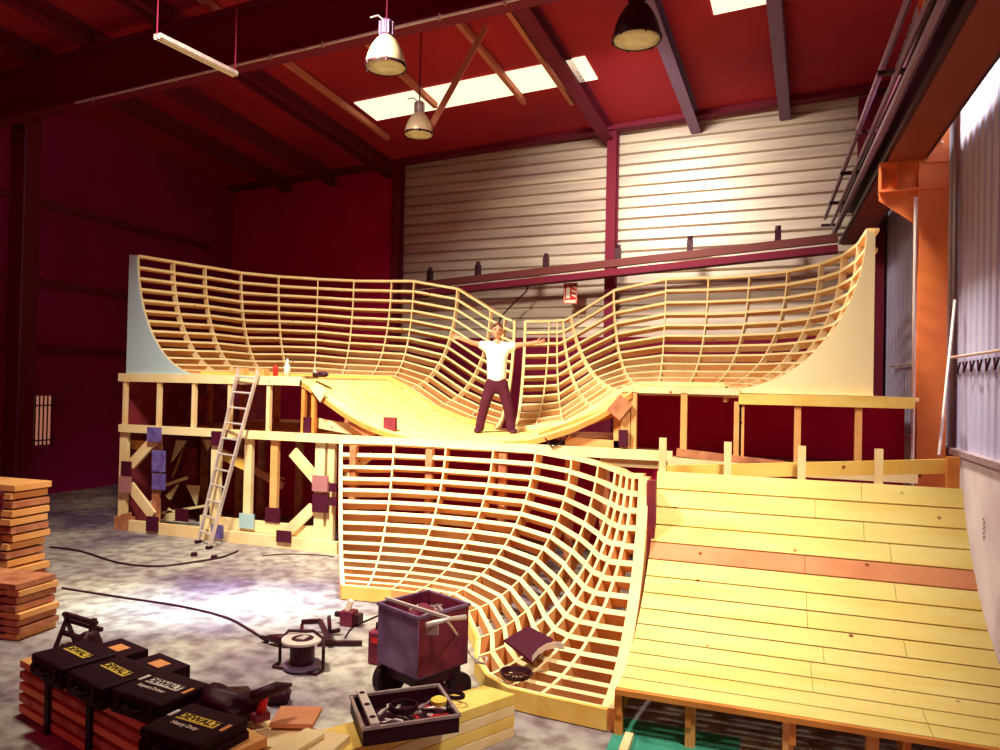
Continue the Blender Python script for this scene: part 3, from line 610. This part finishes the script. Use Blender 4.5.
# ------------------------------------------------------------ the man
man = thing('person', 'person in white t-shirt and dark trousers with both arms spread wide', 'person', (-4.07, 11.3, 1.802), math.atan2(4.02, 11.3))
def skin_mesh(name, verts, edges, mt, parent, sub=2, root=0):
    me = bpy.data.meshes.new(name); me.from_pydata([v[:3] for v in verts], edges, []); o = bpy.data.objects.new(name, me); COL.objects.link(o)
    sk = o.modifiers.new('skin', 'SKIN'); sk.use_smooth_shade = True
    for i, v in enumerate(verts):
        r = v[3] if isinstance(v[3], tuple) else (v[3], v[3]); me.skin_vertices[0].data[i].radius = r
        me.skin_vertices[0].data[i].use_root = (i == root)
    ss = o.modifiers.new('sub', 'SUBSURF'); ss.levels = sub; ss.render_levels = sub
    bpy.context.view_layer.update()
    nm = bpy.data.meshes.new_from_object(o.evaluated_get(bpy.context.evaluated_depsgraph_get())); bpy.data.objects.remove(o)
    nm.materials.clear(); nm.materials.append(mt)
    o = bpy.data.objects.new(name, nm); COL.objects.link(o); o.parent = parent
    for p in nm.polygons: p.use_smooth = True
    return o
# local: -Y faces the camera, +X picture right, z up
A = {'pel': (0, 0, .93), 'wai': (0, 0, 1.08), 'che': (0, 0, 1.28), 'shc': (0, 0, 1.43), 'nek': (0, 0, 1.50), 'hd0': (0, -.01, 1.57)}
body = [(0, 0, .93, (.11, .085)), (0, 0, 1.08, (.115, .085)), (0, 0, 1.28, (.15, .11)), (0, 0, 1.42, (.13, .09)), (0, 0, 1.50, .055), (0, -.01, 1.56, .06),
        (-.17, 0, 1.43, .06), (-.40, -.04, 1.47, .043), (-.60, -.10, 1.53, .030), (-.66, -.11, 1.55, (.035, .022)),
        (.17, 0, 1.43, .06), (.40, -.04, 1.46, .043), (.60, -.10, 1.49, .030), (.66, -.11, 1.50, (.035, .022)),
        (-.10, 0, .86, .085), (-.17, -.02, .50, .06), (-.26, .02, .12, .042), (-.27, -.06, .05, .04),
        (.10, 0, .86, .085), (.18, -.02, .50, .06), (.25, .02, .12, .042), (.27, -.06, .05, .04)]
bedges = [(0, 1), (1, 2), (2, 3), (3, 4), (4, 5), (3, 6), (6, 7), (7, 8), (8, 9), (3, 10), (10, 11), (11, 12), (12, 13), (0, 14), (14, 15), (15, 16), (16, 17), (0, 18), (18, 19), (19, 20), (20, 21)]
# fingers: four and a thumb each side, rooted inside the palm
for s, base in ((-1, 9), (1, 13)):
    bx_, by_, bz_ = body[base][:3]
    for k, (dz, L_, up_) in enumerate(((.026, .075, .030), (.009, .085, .012), (-.009, .080, -.006), (-.026, .062, -.026))):
        i = len(body); body += [(bx_+s*.035, by_, bz_+dz, .0095), (bx_+s*(.035+L_*.55), by_-.012, bz_+dz+up_*.6, .0090), (bx_+s*(.035+L_), by_-.03, bz_+dz+up_, .0075)]
        bedges += [(base, i), (i, i+1), (i+1, i+2)]
    i = len(body); body += [(bx_+s*.0, by_-.01, bz_+.030, .012), (bx_+s*.018, by_-.02, bz_+.060, .010), (bx_+s*.036, by_-.03, bz_+.082, .008)]
    bedges += [(base-1, i), (i, i+1), (i+1, i+2)]
bo = skin_mesh('body', body, bedges, SKIN, man)
# head: shaped ellipsoid joined into the body mesh
def ell(m, c, r, n=18, k=12, f=None):
    vs = []; fs = []
    for i in range(k+1):
        a = math.pi*i/k
        for j in range(n):
            b = 2*math.pi*j/n; p = V((math.sin(a)*math.cos(b), math.sin(a)*math.sin(b), math.cos(a)))
            if f: p = f(p)
            vs.append(V(c)+V((p.x*r[0], p.y*r[1], p.z*r[2])))
    for i in range(k):
        for j in range(n): fs.append((i*n+j, i*n+(j+1) % n, (i+1)*n+(j+1) % n, (i+1)*n+j))
    m.add(vs, fs)
def headshape(p):
    if p.z < 0: s = 1+.28*p.z; p = V((p.x*s, p.y*(1+.12*p.z)-(.10*-p.z), p.z))
    return p
m = MB(); ell(m, (0, -.01, 1.655), (.078, .098, .118), 24, 16, headshape)
m.prism([(-.014, -.10, 1.635), (.014, -.10, 1.635), (.006, -.10, 1.675), (-.006, -.10, 1.675)], (0, -.026, -.006))
for s in (-1, 1): ell(m, (s*.08, .0, 1.65), (.012, .022, .032), 10, 8)
hd = m.build('head', SKIN, man, True); HS = [hd]
m = MB()
for s in (-1, 1): ell(m, (s*.030, -.098, 1.668), (.014, .008, .007), 10, 8); m.beam((s*.015, -.108, 1.685), (s*.047, -.10, 1.687), .008, .008)
HS.append(m.build('eyes', HAIR, man))
m = MB(); ell(m, (0, -.104, 1.603), (.024, .007, .006), 10, 8); HS.append(m.build('mouth', PINKP, man))
m = MB(); ell(m, (0, .006, 1.685), (.084, .100, .100), 24, 12, lambda p: V((p.x, p.y, max(p.z, -.15 if p.y > 0 else .35))))
HS.append(m.build('hair', HAIR, man, True))
for h_ in HS:
    for v_ in h_.data.vertices: v_.co = V((v_.co.x*1.12, v_.co.y*1.1, 1.54+(v_.co.z-1.54)*1.12))
skin_mesh('shirt', [(0, 0, .76, (.178, .135)), (0, 0, 1.05, (.172, .13)), (0, 0, 1.25, (.18, .13)), (0, 0, 1.40, (.15, .105)), (0, 0, 1.475, (.075, .07)),
                    (-.18, 0, 1.425, .082), (-.33, -.03, 1.455, .078), (.18, 0, 1.425, .082), (.33, -.03, 1.445, .078)],
          [(0, 1), (1, 2), (2, 3), (3, 4), (3, 5), (5, 6), (3, 7), (7, 8)], SHIRT, man)
skin_mesh('trousers', [(0, 0, .96, (.16, .115)), (0, 0, .86, (.165, .12)), (-.11, 0, .74, .105), (-.18, -.02, .48, .092), (-.245, .01, .20, .08), (-.268, -.01, .02, .082), (.11, 0, .74, .105), (.185, -.02, .48, .092), (.24, .01, .20, .08), (.262, -.01, .02, .082)],
          [(0, 1), (1, 2), (2, 3), (3, 4), (4, 5), (1, 6), (6, 7), (7, 8), (8, 9)], TROU, man)
for s in (-1, 1):
    m = MB(); x = s*.27
    ell(m, (x+s*.02, -.07, .045), (.065, .17, .055), 16, 10, lambda p: V((p.x, p.y, max(p.z, -.85)))); m.build('shoe', SHOE, man, True)

# ------------------------------------------------------------ timber stacks on the left
def plank(name, p, L, w, t, rz, mt, lab, cat='plank', grp=None, rx=0):
    o = MB().box(-L/2, L/2, -w/2, w/2, 0, t).build(name, mt, bevel=.004); o.location = p; o.rotation_euler = (rx, 0, rz); return tag(o, lab, cat, grp)
zc = 0
for k in range(8):
    plank('plank', (-7.98+random.uniform(-.03, .03), 5.36+random.uniform(-.02, .02), .071*k), 2.4, .45, .058, math.radians(3), OLDW if k % 3 else PLY,
          'plank in the lower timber stack at the left edge, %s' % ['lying on the floor', 'second from the floor', 'third from the floor', 'fourth from the floor', 'fifth from the floor', 'third from its top', 'second from its top', 'on its top'][k], grp='planks in the near left stack')
    if k < 7:
        o = MB().box(-7.0, -6.94, 5.17, 5.58, .071*k+.058, .071*k+.071).build('spacer', DKP); tag(o, 'thin spacer strip between planks of the near left stack, %s gap from the floor' % ['first', 'second', 'third', 'fourth', 'fifth', 'sixth', 'seventh'][k], 'spacer', 'spacers in the near left stack')
for k in range(13):
    plank('plank', (-9.98+random.uniform(-.04, .04), 6.5+random.uniform(-.03, .03), .1*k), 3.2, .5, .075, math.radians(2), [PLY, OLDW, PLY][k % 3],
          'plank in the taller timber stack behind at left, %s' % (['at its bottom', 'second from its bottom', 'third from its bottom', 'fourth from its bottom', 'fifth from its bottom', 'sixth from its bottom', 'at mid height', 'sixth from its top', 'fifth from its top', 'fourth from its top', 'third from its top', 'second from its top', 'topmost'][k]), grp='planks in the far left stack')
    if k < 12:
        o = MB().box(-8.70, -8.50, 6.23, 6.7, .1*k+.075, .1*k+.1).build('spacer', DKP); tag(o, 'spacer strip in the taller left timber stack, %s gap from the floor' % ['first', 'second', 'third', 'fourth', 'fifth', 'sixth', 'seventh', 'eighth', 'ninth', 'tenth', 'eleventh', 'twelfth'][k], 'spacer', 'spacers in the far left stack')

# bench of boards under the tool cases
DIR = V((1.83, -.50, 0)).normalized(); ang = math.atan2(DIR.y, DIR.x)
C0 = V((-4.06, 3.95, 0))
for k in range(5):
    plank('plank', C0+V((0, 0, .02+.085*k)), 2.5, .36, .055, ang, OLDW if k % 2 else PLY,
          'long board under the black tool cases, %s' % ['lowest of the pile', 'second from the bottom', 'middle of the pile', 'second from the top', 'top of the pile'][k], grp='boards under the tool cases')
for k, s in enumerate((-.75, -.15, .65)):
    p = C0+DIR*s
    o = MB().box(-.03, .03, -.205, -.185, 0, .43).box(-.03, .03, .185, .205, 0, .43).box(-.03, .03, -.205, .205, 0, .015).build('clamp_frame', BLACK); o.location = p; o.rotation_euler = (0, 0, ang)
    tag(o, ['black clamp frame around the boards, leftmost', 'black clamp frame around the boards, under the second tool case', 'black clamp frame around the boards, nearest the camera'][k], 'clamp')
# tool cases
def case(loc, rz, lab, big=True, sub='', tab=True, ycol=YLAB, rxx=0):
    c = thing('tool_case', lab, 'tool case', loc, rz); w, d, h = .50, .40, .15
    MB().box(-w/2, w/2, -d/2, d/2, 0, h*.55).build('case_base', BLACK, c, bevel=.02)
    MB().box(-w/2+.005, w/2-.005, -d/2+.005, d/2-.005, h*.56, h).build('lid', BLACK, c, bevel=.02)
    MB().tube([(-.07, -d/2, h*.5), (-.07, -d/2-.035, h*.5), (.07, -d/2-.035, h*.5), (.07, -d/2, h*.5)], .012, 8).build('handle', BLACK, c)
    for s in (-1, 1): MB().box(s*.16-.022, s*.16+.022, -d/2-.008, -d/2+.002, h*.3, h*.8).build('latch', BLACK, c)
    if tab:
        for s in (-1, 1): MB().box(s*.215-.014, s*.215+.014, -.01, .075, h, h+.002).build('side_label', OLAB if s > 0 else WLAB, c)
    MB().box(-.155, .155, -.01, .065, h, h+.002).build('label', ycol, c)
    text_mesh('DEWALT', .078, BLACK, c, Matrix.Translation((0, .0275, h+.003)), 'lettering', .0012)
    if sub: text_mesh(sub, .045, WLAB, c, Matrix.Translation((-.02, -.06, h+.002)), 'small_lettering', .001)
    return c
zt = .02+.085*4+.052
case((-4.72, 4.07, zt), ang-.02, 'black tool case, leftmost of the row on the boards', tab=False)
case((-4.20, 3.93, zt+.0), ang-.02, 'black tool case, second from left in the row', tab=False)
case((-3.70, 3.86, zt+.0), ang+.12, 'black tool case with white lettering in the middle of the row', sub='Impact Driver', ycol=WLAB)
case((-3.17, 3.58, zt-.03), ang+.16, 'black tool case standing nearest the camera', sub='Heavy Duty')
for i, (x, y) in enumerate(((-4.62, 4.38), (-4.10, 4.25))):
    o = MB().box(-.2, .2, -.12, .12, 0, .10).box(-.07, .07, -.05, .05, .10, .103).build('tool_bin', [BLACK]); o.location = (x, y, zt+.0); o.rotation_euler = (0, 0, ang)
    o.data.materials.append(OLAB)
    for p in o.data.polygons[6:]: p.material_index = 1
    tag(o, ['black bin with orange label behind the leftmost tool case', 'black bin with orange label behind the second tool case'][i], 'box')
# crumpled bag and cables between the cases
def lump(m, c, r, seed, n=22, k=14, amp=.22):
    rnd = random.Random(seed); ph = [rnd.uniform(0, 6.28) for _ in range(9)]
    ell(m, c, r, n, k, lambda p: p*(1+amp*(math.sin(3*p.x+ph[0])*math.sin(4*p.y+ph[1])+.6*math.sin(7*p.z+ph[2])*math.sin(6*p.x+ph[3])+.4*math.sin(11*p.y+ph[4]))))
m = MB(); lump(m, (0, 0, .10), (.24, .15, .12), 3); o = m.build('tool_bag', DARKM, smooth=True); o.location = (-3.28, 3.98, zt-.06); tag(o, 'dark crumpled tool bag right of the row of cases', 'bag')
m = MB()
for k in range(4):
    m.mi = 0; m.tube([( .10*math.cos(a)+.07*k, .08*math.sin(a)+.02*math.sin(2*a+k), .018+.006*k+.01*math.sin(a*1.5)) for a in [i*.35 for i in range(19)]], .008, 6)
o = m.build('cable_coil', BLACK); o.location = (-3.35, 4.62, .0); tag(o, 'tangled black cable on the floor behind the tool bag', 'cable')
m = MB(); lump(m, (0, 0, .07), (.11, .09, .085), 8, amp=.1); o = m.build('rope_bundle', DARKM, smooth=True); o.location = (-3.62, 5.02, 0); tag(o, 'small round dark bundle on the floor in front of the reel', 'bundle')
# drill on the boards
dr = thing('cordless_drill', 'dark red power drill resting on the plank ends', 'drill', (-2.95, 4.0, .47), 1.1)
MB().tube([(-.12, 0, .12), (.05, 0, .13), (.10, 0, .125), (.15, 0, .125)], [.035, .04, .025, .012], 12).build('drill_body', DARKM, dr, True)
MB().tube([(-.03, 0, .11), (-.06, 0, 0)], [.026, .03], 10).build('grip', REDP, dr, True); MB().box(-.11, -.01, -.035, .035, -.045, 0).build('battery', CARTD, dr)
# middle boards
def gbox(name, p, L, w, t, rz, mt, lab, cat='plank', grp=None): return plank(name, p, L, w, t, rz, mt, lab, cat, grp)
for k in range(4):
    gbox('plank', (-2.95+.02*k, 3.95, .0+.095*k), .95, .30, .07, math.radians(2), ORA if k < 3 else PALE, 'short board in the centre foreground pile, %s' % ['lowest', 'second from the floor', 'third from the floor', 'topmost'][k], grp='centre foreground boards')
gbox('plank', (-2.84, 4.14, .372), .28, .26, .03, math.radians(20), PINK, 'pinkish square board on top of the centre foreground pile', 'board')
gbox('plank', (-2.66, 3.72, .36), .62, .15, .03, math.radians(82), CREAM, 'pale narrow plank pointing at the camera below the pinkish board')
gbox('plank', (-2.95, 3.30, .42), .3, .2, .02, math.radians(30), YEL, 'yellow board corner at the bottom edge beside the nearest case', 'board')
# right stack
ra = math.atan2(1.22, .46)*.86
for k in range(4):
    o = MB().prism([(-1.3, -.2, 0), (.78, -.2, 0), (.70, .06, 0), (-1.3, .2, 0)], (0, 0, .075)).build('plank', YEL if k % 2 else PALE, bevel=.004)
    o.location = (-2.24, 4.62, .08*k); o.rotation_euler = (0, 0, ra); tag(o, 'yellow beam in the stack under the tool tray, %s' % ['at the bottom', 'second from the bottom', 'second from the top', 'on top'][k], 'plank', 'beams under the tool tray')
# tool tray
tr = thing('tool_tray', 'open metal tray full of tools on the yellow beams', 'toolbox', (-2.20, 4.42, .345), math.radians(40))
L_, W_ = .62, .50
m = MB(); m.box(-L_/2, L_/2, -W_/2, W_/2, 0, .01)
for a in ((-L_/2, L_/2, -W_/2, -W_/2+.012), (-L_/2, L_/2, W_/2-.012, W_/2), (-L_/2, -L_/2+.012, -W_/2, W_/2), (L_/2-.012, L_/2, -W_/2, W_/2)): m.box(*a, 0, .10)
m.build('tray_shell', DARKM, tr)
m = MB()
for a in ((-L_/2-.01, L_/2+.01, -W_/2-.01, -W_/2+.01), (-L_/2-.01, L_/2+.01, W_/2-.01, W_/2+.01), (-L_/2-.01, -L_/2+.01, -W_/2, W_/2), (L_/2-.01, L_/2+.01, -W_/2, W_/2)): m.box(*a, .10, .118)
m.build('rim', STEEL, tr)
o = MB().beam((-L_/2+.07, -W_/2-.01, .13), (-L_/2+.07, W_/2+.03, .13), .055, .022).build('spirit_level', ALU); o.parent = None
o.matrix_world = Matrix.Translation((-2.20, 4.42, .345)) @ Matrix.Rotation(math.radians(40), 4, 'Z'); tag(o, 'grey spirit level lying along the near edge of the tool tray', 'level')
for k in range(3):
    q = MB().lathe([(0, 0), (.02, 0), (.02, .002), (0, .002)], 12, (-L_/2+.07, -.17+.19*k, .1415)).build('vial_hole', BLACK, None); q.parent = o
tl = [('wrench', ALU, 'pale wrench'), ('pliers', STEEL, 'grey pliers'), ('hand_tool', BLACK, 'black-handled tool'), ('socket', ALU, 'bright metal socket'), ('screwdriver', REDP, 'red-handled screwdriver'), ('chisel', STEEL, 'steel chisel')]
wh = ['near the left corner', 'in the middle', 'near the far rim', 'near the right corner', 'beside the level', 'under the coiled hose']
rnd = random.Random(4)
for k in range(18):
    nm, mt, lb = tl[k % 6]; x, y = rnd.uniform(-.14, .24), rnd.uniform(-.18, .18); a = rnd.uniform(0, 3.14); l = rnd.uniform(.06, .10)
    w = Matrix.Translation((-2.20, 4.42, .345)) @ Matrix.Rotation(math.radians(40), 4, 'Z') @ Matrix.Translation((x, y, .03+.022*(k // 6))) @ Matrix.Rotation(a, 4, 'Z')
    q = MB(); q.tube([(-l, 0, 0), (-l*.2, 0, .004), (l*.3, 0, 0), (l, 0, 0)], [.012, .013, .006, .006], 8)
    if k % 6 < 2: q.lathe([(.012, -.005), (.022, -.005), (.022, .005), (.012, .005), (.012, -.005)], 10, (l, 0, 0))
    o = q.build(nm, mt, smooth=False); o.matrix_world = w; tag(o, '%s in the open tool tray, %s layer, %s' % (lb, ['bottom', 'middle', 'top'][k//6], wh[k % 6]), 'tool', 'tools in the open tray')
m = MB()
for k in range(3): m.tube([(.09*math.cos(a)-.0, .08*math.sin(a), .09+.012*k) for a in [i*2*math.pi/18 for i in range(19)]], .009, 6)
o = m.build('hose_coil', BLACK); o.matrix_world = Matrix.Translation((-2.20, 4.42, .345)) @ Matrix.Rotation(.7, 4, 'Z'); tag(o, 'coiled black hose in the open tool tray', 'hose')
o = MB().lathe([(0, 0), (.05, 0), (.055, .03), (.03, .045), (0, .045)], 16).build('tape_roll', YLAB); o.location = (-1.99, 4.52, .46); tag(o, 'round yellow tape roll at the right of the tool tray', 'tape')
# ------------------------------------------------------------ metal cart
ct = thing('metal_cart', 'box-shaped purple-grey metal cart on wheels', 'cart', (-2.86, 6.0, 0), math.radians(-10))
ct.location = (-2.62, 5.72, 0)
def CP(u, v, z): return onz(u, v, z)
z0, z1 = .30, .78
c1, c2, c3 = onz(380, 604, z1), onz(420, 619, z1), onz(467, 604, z1)
c4 = c1+(c3-c2); cen = (c1+c3)/2; rz = math.atan2((c2-c1).y, (c2-c1).x)
ct.location = (cen.x, cen.y, 0); ct.rotation_euler = (0, 0, rz)
Lx, Ly = (c2-c1).length/2, (c3-c2).length/2
m = MB()
m.box(-Lx, Lx, -Ly, Ly, z0, z0+.01)
m.box(-Lx, Lx, -Ly, -Ly+.012, z0, z1); m.build('side_panel', CARTM, ct)
m = MB(); m.box(-Lx, Lx, Ly-.012, Ly, z0, z1); m.box(-Lx, -Lx+.012, -Ly+.012, Ly-.012, z0, z1); m.box(Lx-.012, Lx, -Ly+.012, Ly-.012, z0, z1); m.build('end_panel', CARTD, ct)
m = MB(); m.box(-Lx-.012, Lx+.012, -Ly-.012, -Ly+.01, z1-.01, z1+.012).box(-Lx-.012, Lx+.012, Ly-.01, Ly+.012, z1-.01, z1+.012).box(-Lx-.012, -Lx+.01, -Ly, Ly, z1-.01, z1+.012).box(Lx-.01, Lx+.012, -Ly, Ly, z1-.01, z1+.012); m.build('rim', CARTM, ct)
m = MB(); m.box(-Lx*.85, Lx*.9, -Ly*.8, Ly*.8, .2, .29); m.box(-Lx*.9, Lx*1.1, -.03, .03, .12, .2); m.build('chassis', DARKM, ct)
for i, (x, y) in enumerate(((-Lx*.95, -Ly*.55), (-Lx*.95, Ly*.7), (Lx*.9, -Ly*.6), (Lx*.9, Ly*.7))):
    R_ = .15 if i == 0 else .12
    w_ = MB().tube([(x-.035, y, R_), (x+.035, y, R_)], R_, 22).build('wheel', RUB, ct)
    MB().tube([(x-.04, y, R_), (x+.04, y, R_)], R_*.4, 14).build('hub', DARKM, w_)
m = MB(); lump(m, (0, 0, 0), (Lx*.7, Ly*.7, .09), 5, amp=.3); o = m.build('scrap_pile', CARTD, smooth=False); o.location = (cen.x, cen.y, .66); tag(o, 'heap of dark scrap lying inside the metal cart', 'scrap', kind='stuff')
for k in range(6):
    a = V((cen.x+random.uniform(-.12, .12), cen.y+random.uniform(-.12, .12), .74)); d = V((random.uniform(-1, 1), random.uniform(-1, 1), 0)).normalized()*.09
    o = MB().beam(a-d, a+d, .02, .015).build('metal_strip', STEEL); tag(o, 'small bright metal strip on the scrap in the cart, %s' % ['nearest the left side', 'touching the long bar', 'near the far corner', 'near the right side', 'in the middle of the heap', 'by the near rim'][k], 'scrap', 'strips in the cart')
o = MB().beam(onz(386, 598, .81), onz(452, 619, .81), .022, .022).build('bar', ALU); tag(o, 'long pale bar lying across the top of the cart', 'bar')
o = thing('angle_grinder', 'pale long-handled tool hanging over the near edge of the cart', 'tool', (0, 0, 0))
MB().tube([onz(427, 625, .80), onz(448, 619, .81), onz(466, 617, .81)], [.022, .014, .02], 10).build('handle', ALU, o, True); q = onz(431, 626, .78); MB().beam(q-V((.04, 0, .03)), q+V((.05, .02, -.03)), .03, .07).build('head', STEEL, o)
# power lead from cart to bowl
q = MB().tube([onz(448, 622, .79), onz(461, 640, .45), onz(470, 654, .3), onz(478, 662, .28), onz(485, 664, .30), onz(487, 658, .32), onz(480, 656, .32), onz(476, 663, .30)], .011, 6)
tag(q.build('power_lead', ALU), 'pale power lead hanging from the cart onto the bowl frame', 'cable')
jc = thing('jerry_can', 'dark red can with a handle behind the cart', 'can', onz(377, 664, 0)); jc.location = (onz(377, 662, 0).x+.04, onz(377, 662, 0).y, 0)
MB().box(-.10, .10, -.08, .08, 0, .30).build('can_body', CARTD, jc, bevel=.02); MB().tube([(-.05, 0, .29), (-.05, 0, .36), (.05, 0, .36), (.05, 0, .29)], .012, 8).build('handle', BLACK, jc); MB().box(-.06, .06, -.084, -.08, .2, .25).build('label', REDP, jc)
# machine base in front of the cart
o = thing('floor_compressor', 'dark low machine under and in front of the cart', 'machine', (cen.x+.20, cen.y-.42, 0), rz)
MB().box(-.26, .26, -.13, .13, .03, .20).build('machine_body', DARKM, o, bevel=.02)
for s in (-1, 1): MB().tube([(s*.2, -.16, .06), (s*.2, -.12, .06)], .06, 16).build('wheel', RUB, o)
MB().tube([(-.2, -.1, .21), (0, -.1, .25), (.2, -.1, .21)], .014, 8).build('handle', CARTM, o)
# ------------------------------------------------------------ cable reel and bars on the floor
rl = thing('cable_reel', 'cable reel with a pale top disc and tube frame on the floor', 'cable reel', onz(302, 668, 0)); rl.location.z = 0; c = rl
MB().lathe([(0, .02), (.17, .02), (.17, .045), (0, .045)], 24).build('flange_or_shadow', CARTM, c); MB().lathe([(.10, .045), (.11, .07), (.11, .22), (.10, .25)], 24).build('wound_cable', DARKM, c)
MB().lathe([(.10, .25), (.185, .25), (.185, .27), (.10, .27), (.10, .25)], 28).build('upper_flange', ALU, c); MB().lathe([(0, .262), (.098, .262), (.098, .268), (0, .268)], 20).build('hub', DARKM, c)
for k in range(3): MB().beam((-.03+.03*k, -.05, .275), (-.01+.02*k, .05, .275), .014, .01).build('socket', ALU, c)
MB().tube([(-.24, .0, .02), (-.24, 0, .22), (-.18, .04, .30), (0, .17, .28), (.18, .05, .28), (.22, 0, .2), (.22, 0, .02), (.22, -.10, .015), (-.24, -.10, .015), (-.24, 0, .02)], .015, 8).build('tube_frame', DARKM, c)
gr = thing('power_saw', 'dark hand power tool lying left of the cable reel', 'tool', onz(280, 646, 0)); gr.location.z = .0
MB().tube([(-.14, 0, .06), (.0, 0, .07), (.12, 0, .06)], [.03, .05, .04], 12).build('tool_body', DARKM, gr, True); MB().tube([(-.15, 0, .06), (-.24, .02, .05)], .018, 8).build('grip', RUB, gr)
def clampbar(pts, r, lab, loc):
    o = thing('bar_clamp', lab, 'clamp', loc); q = MB()
    for a, b in zip(pts, pts[1:]): q.beam(a, b, r*2, r*2)
    q.build('clamp_bar', DARKM, o); p = V(pts[0]); MB().tube([p+V((0, 0, -.02)), p+V((0, 0, -.09))], r*.8, 8).build('screw', CARTD, o); return o
b0 = onz(302, 634, 0)
clampbar([onz(302, 622, .1)-b0, onz(320, 621, .12)-b0, onz(330, 642, .06)-b0], .022, 'dark hooked bar clamp propped above the cable reel', b0)
clampbar([onz(318, 643, .03)-onz(318, 643, 0), onz(362, 643, .03)-onz(318, 643, 0)], .02, 'straight dark bar clamp lying right of the cable reel', onz(318, 643, 0))
clampbar([onz(329, 617, .28)-onz(330, 634, 0), onz(330, 632, .03)-onz(330, 634, 0), onz(340, 630, .05)-onz(330, 634, 0)], .018, 'short dark L-shaped clamp standing right of the hooked one', onz(330, 634, 0))
k_ = onz(350, 625, 0)
cn = thing('paint_can', 'small dark canister with a white label at the foot of the bowl', 'can', (k_.x, k_.y, 0))
MB().box(-.09, .06, -.07, .07, 0, .16).build('can_body', CARTD, cn, bevel=.01); MB().box(.06, .13, -.05, .05, .04, .13).build('side_box', DARKM, cn); MB().beam((-.02, -.02, .16), (.02, -.02, .27), .05, .05).build('white_top', SIGNW, cn)
MB().beam((-.18, .0, .10), (-.09, 0, .10), .05, .05).build('side_arm', DARKM, cn)
# floor cables
def cable(pts, r, lab, mt=BLACK):
    p = [onz(u, v, r) for u, v in pts]; out = []
    for i in range(len(p)-1):
        a, b, c2_, d = p[max(i-1, 0)], p[i], p[i+1], p[min(i+2, len(p)-1)]
        for k in range(5):
            f = k/5; out.append(.5*((2*b)+(c2_-a)*f+(2*a-5*b+4*c2_-d)*f*f+(3*b-a-3*c2_+d)*f**3))
    out.append(p[-1]); tag(MB().tube(out, r, 6).build('floor_cable', mt), lab, 'cable')
cable([(50, 547), (80, 551), (120, 563), (160, 566), (200, 561), (222, 557), (238, 551)], .014, 'dark cable curving over the floor to the ladder feet', DARKM)
cable([(62, 588), (120, 597), (180, 606), (225, 617), (250, 630), (268, 642)], .012, 'long dark cable running from the left stack to the reel', DARKM)
cable([(345, 638), (352, 628), (368, 620), (382, 614)], .009, 'thin cable between the canister and the cart')
cable([(262, 556), (285, 554), (320, 555), (334, 557)], .008, 'thin dark line along the foot of the left platform')
for i, (u, v) in enumerate(((194, 556), (214, 559))):
    o = MB().lathe([(0, 0), (.05, 0), (.045, .05), (0, .06)], 12).build('plug', DARKM); o.location = onz(u, v, 0); tag(o, ['dark plug lying left of the ladder feet', 'dark plug lying right in front of the ladder feet'][i], 'plug')
# trestle near the left stack
o = thing('folding_trestle', 'dark folding trestle standing right of the near left stack', 'trestle', onz(80, 648, 0)); o.location.z = 0
for dz, dy in ((.30, 0), (.22, .06), (.13, -.02)): MB().beam((-.22, dy, dz), (.20, dy, dz-.04), .04, .035).build('rail', DARKM, o)
for x in (-.18, .16): MB().beam((x, .1, 0), (x, -.02, .30), .03, .03).build('leg', DARKM, o); MB().beam((x, -.12, 0), (x, .02, .30), .03, .03).build('leg', DARKM, o)
m = MB(); lump(m, (0, 0, .14), (.10, .10, .16), 11, amp=.12); o = m.build('cloth_bag', DARKM, smooth=True); o.location = (-5.12, 4.55, .22); tag(o, 'dark pointed bag behind the leftmost tool case', 'bag')
# dark board, curved metal strip and wire coil on the lower bowl
q = [onz(504, 642, .42), onz(528, 628, .46), onz(553, 641, .40), onz(532, 664, .30)]
bb = thing('dark_board', 'dark maroon board lying in the lower bowl frame', 'board', (0, 0, 0)); MB().prism(q, (0, 0, .02)).build('board_panel', DKP, bb)
o = thing('metal_strip', 'curved pale metal strip beside the dark board in the bowl', 'metal strip', (0, 0, 0))
pts = [onz(532, 662, .36), onz(538, 655, .41), onz(546, 650, .44), onz(556, 648, .44), onz(564, 650, .42)]; m = MB()
for a, b in zip(pts, pts[1:]): m.hexa([a, b, b+V((0, .01, 0)), a+V((0, .01, 0)), a+V((0, 0, .05)), b+V((0, 0, .05)), b+V((0, .01, .05)), a+V((0, .01, .05))])
m.build('strip', ALU, o)
m = MB()
for k in range(4): m.tube([((.11+.008*k)*math.cos(a), (.10+.006*k)*math.sin(a), .01+.01*k) for a in [i*2*math.pi/24 for i in range(25)]], .007, 6)
for k in range(4): a = k*math.pi/4; m.beam((-.10*math.cos(a), -.10*math.sin(a), .02), (.10*math.cos(a), .10*math.sin(a), .02), .01, .01)
o = m.build('wire_coil', DARKM); o.location = onz(516, 677, .2); tag(o, 'round coil of dark wire at the foot of the bowl frame', 'wire coil')
m = MB()
for k in range(2): m.tube([(.09*math.cos(a), .05*math.sin(a), .012+.01*k) for a in [i*2*math.pi/18 for i in range(19)]], .010, 6)
o = m.build('cable_coil', BLACK); o.location = onz(452, 697, .36); tag(o, 'small black cable loop behind the tool tray', 'cable')
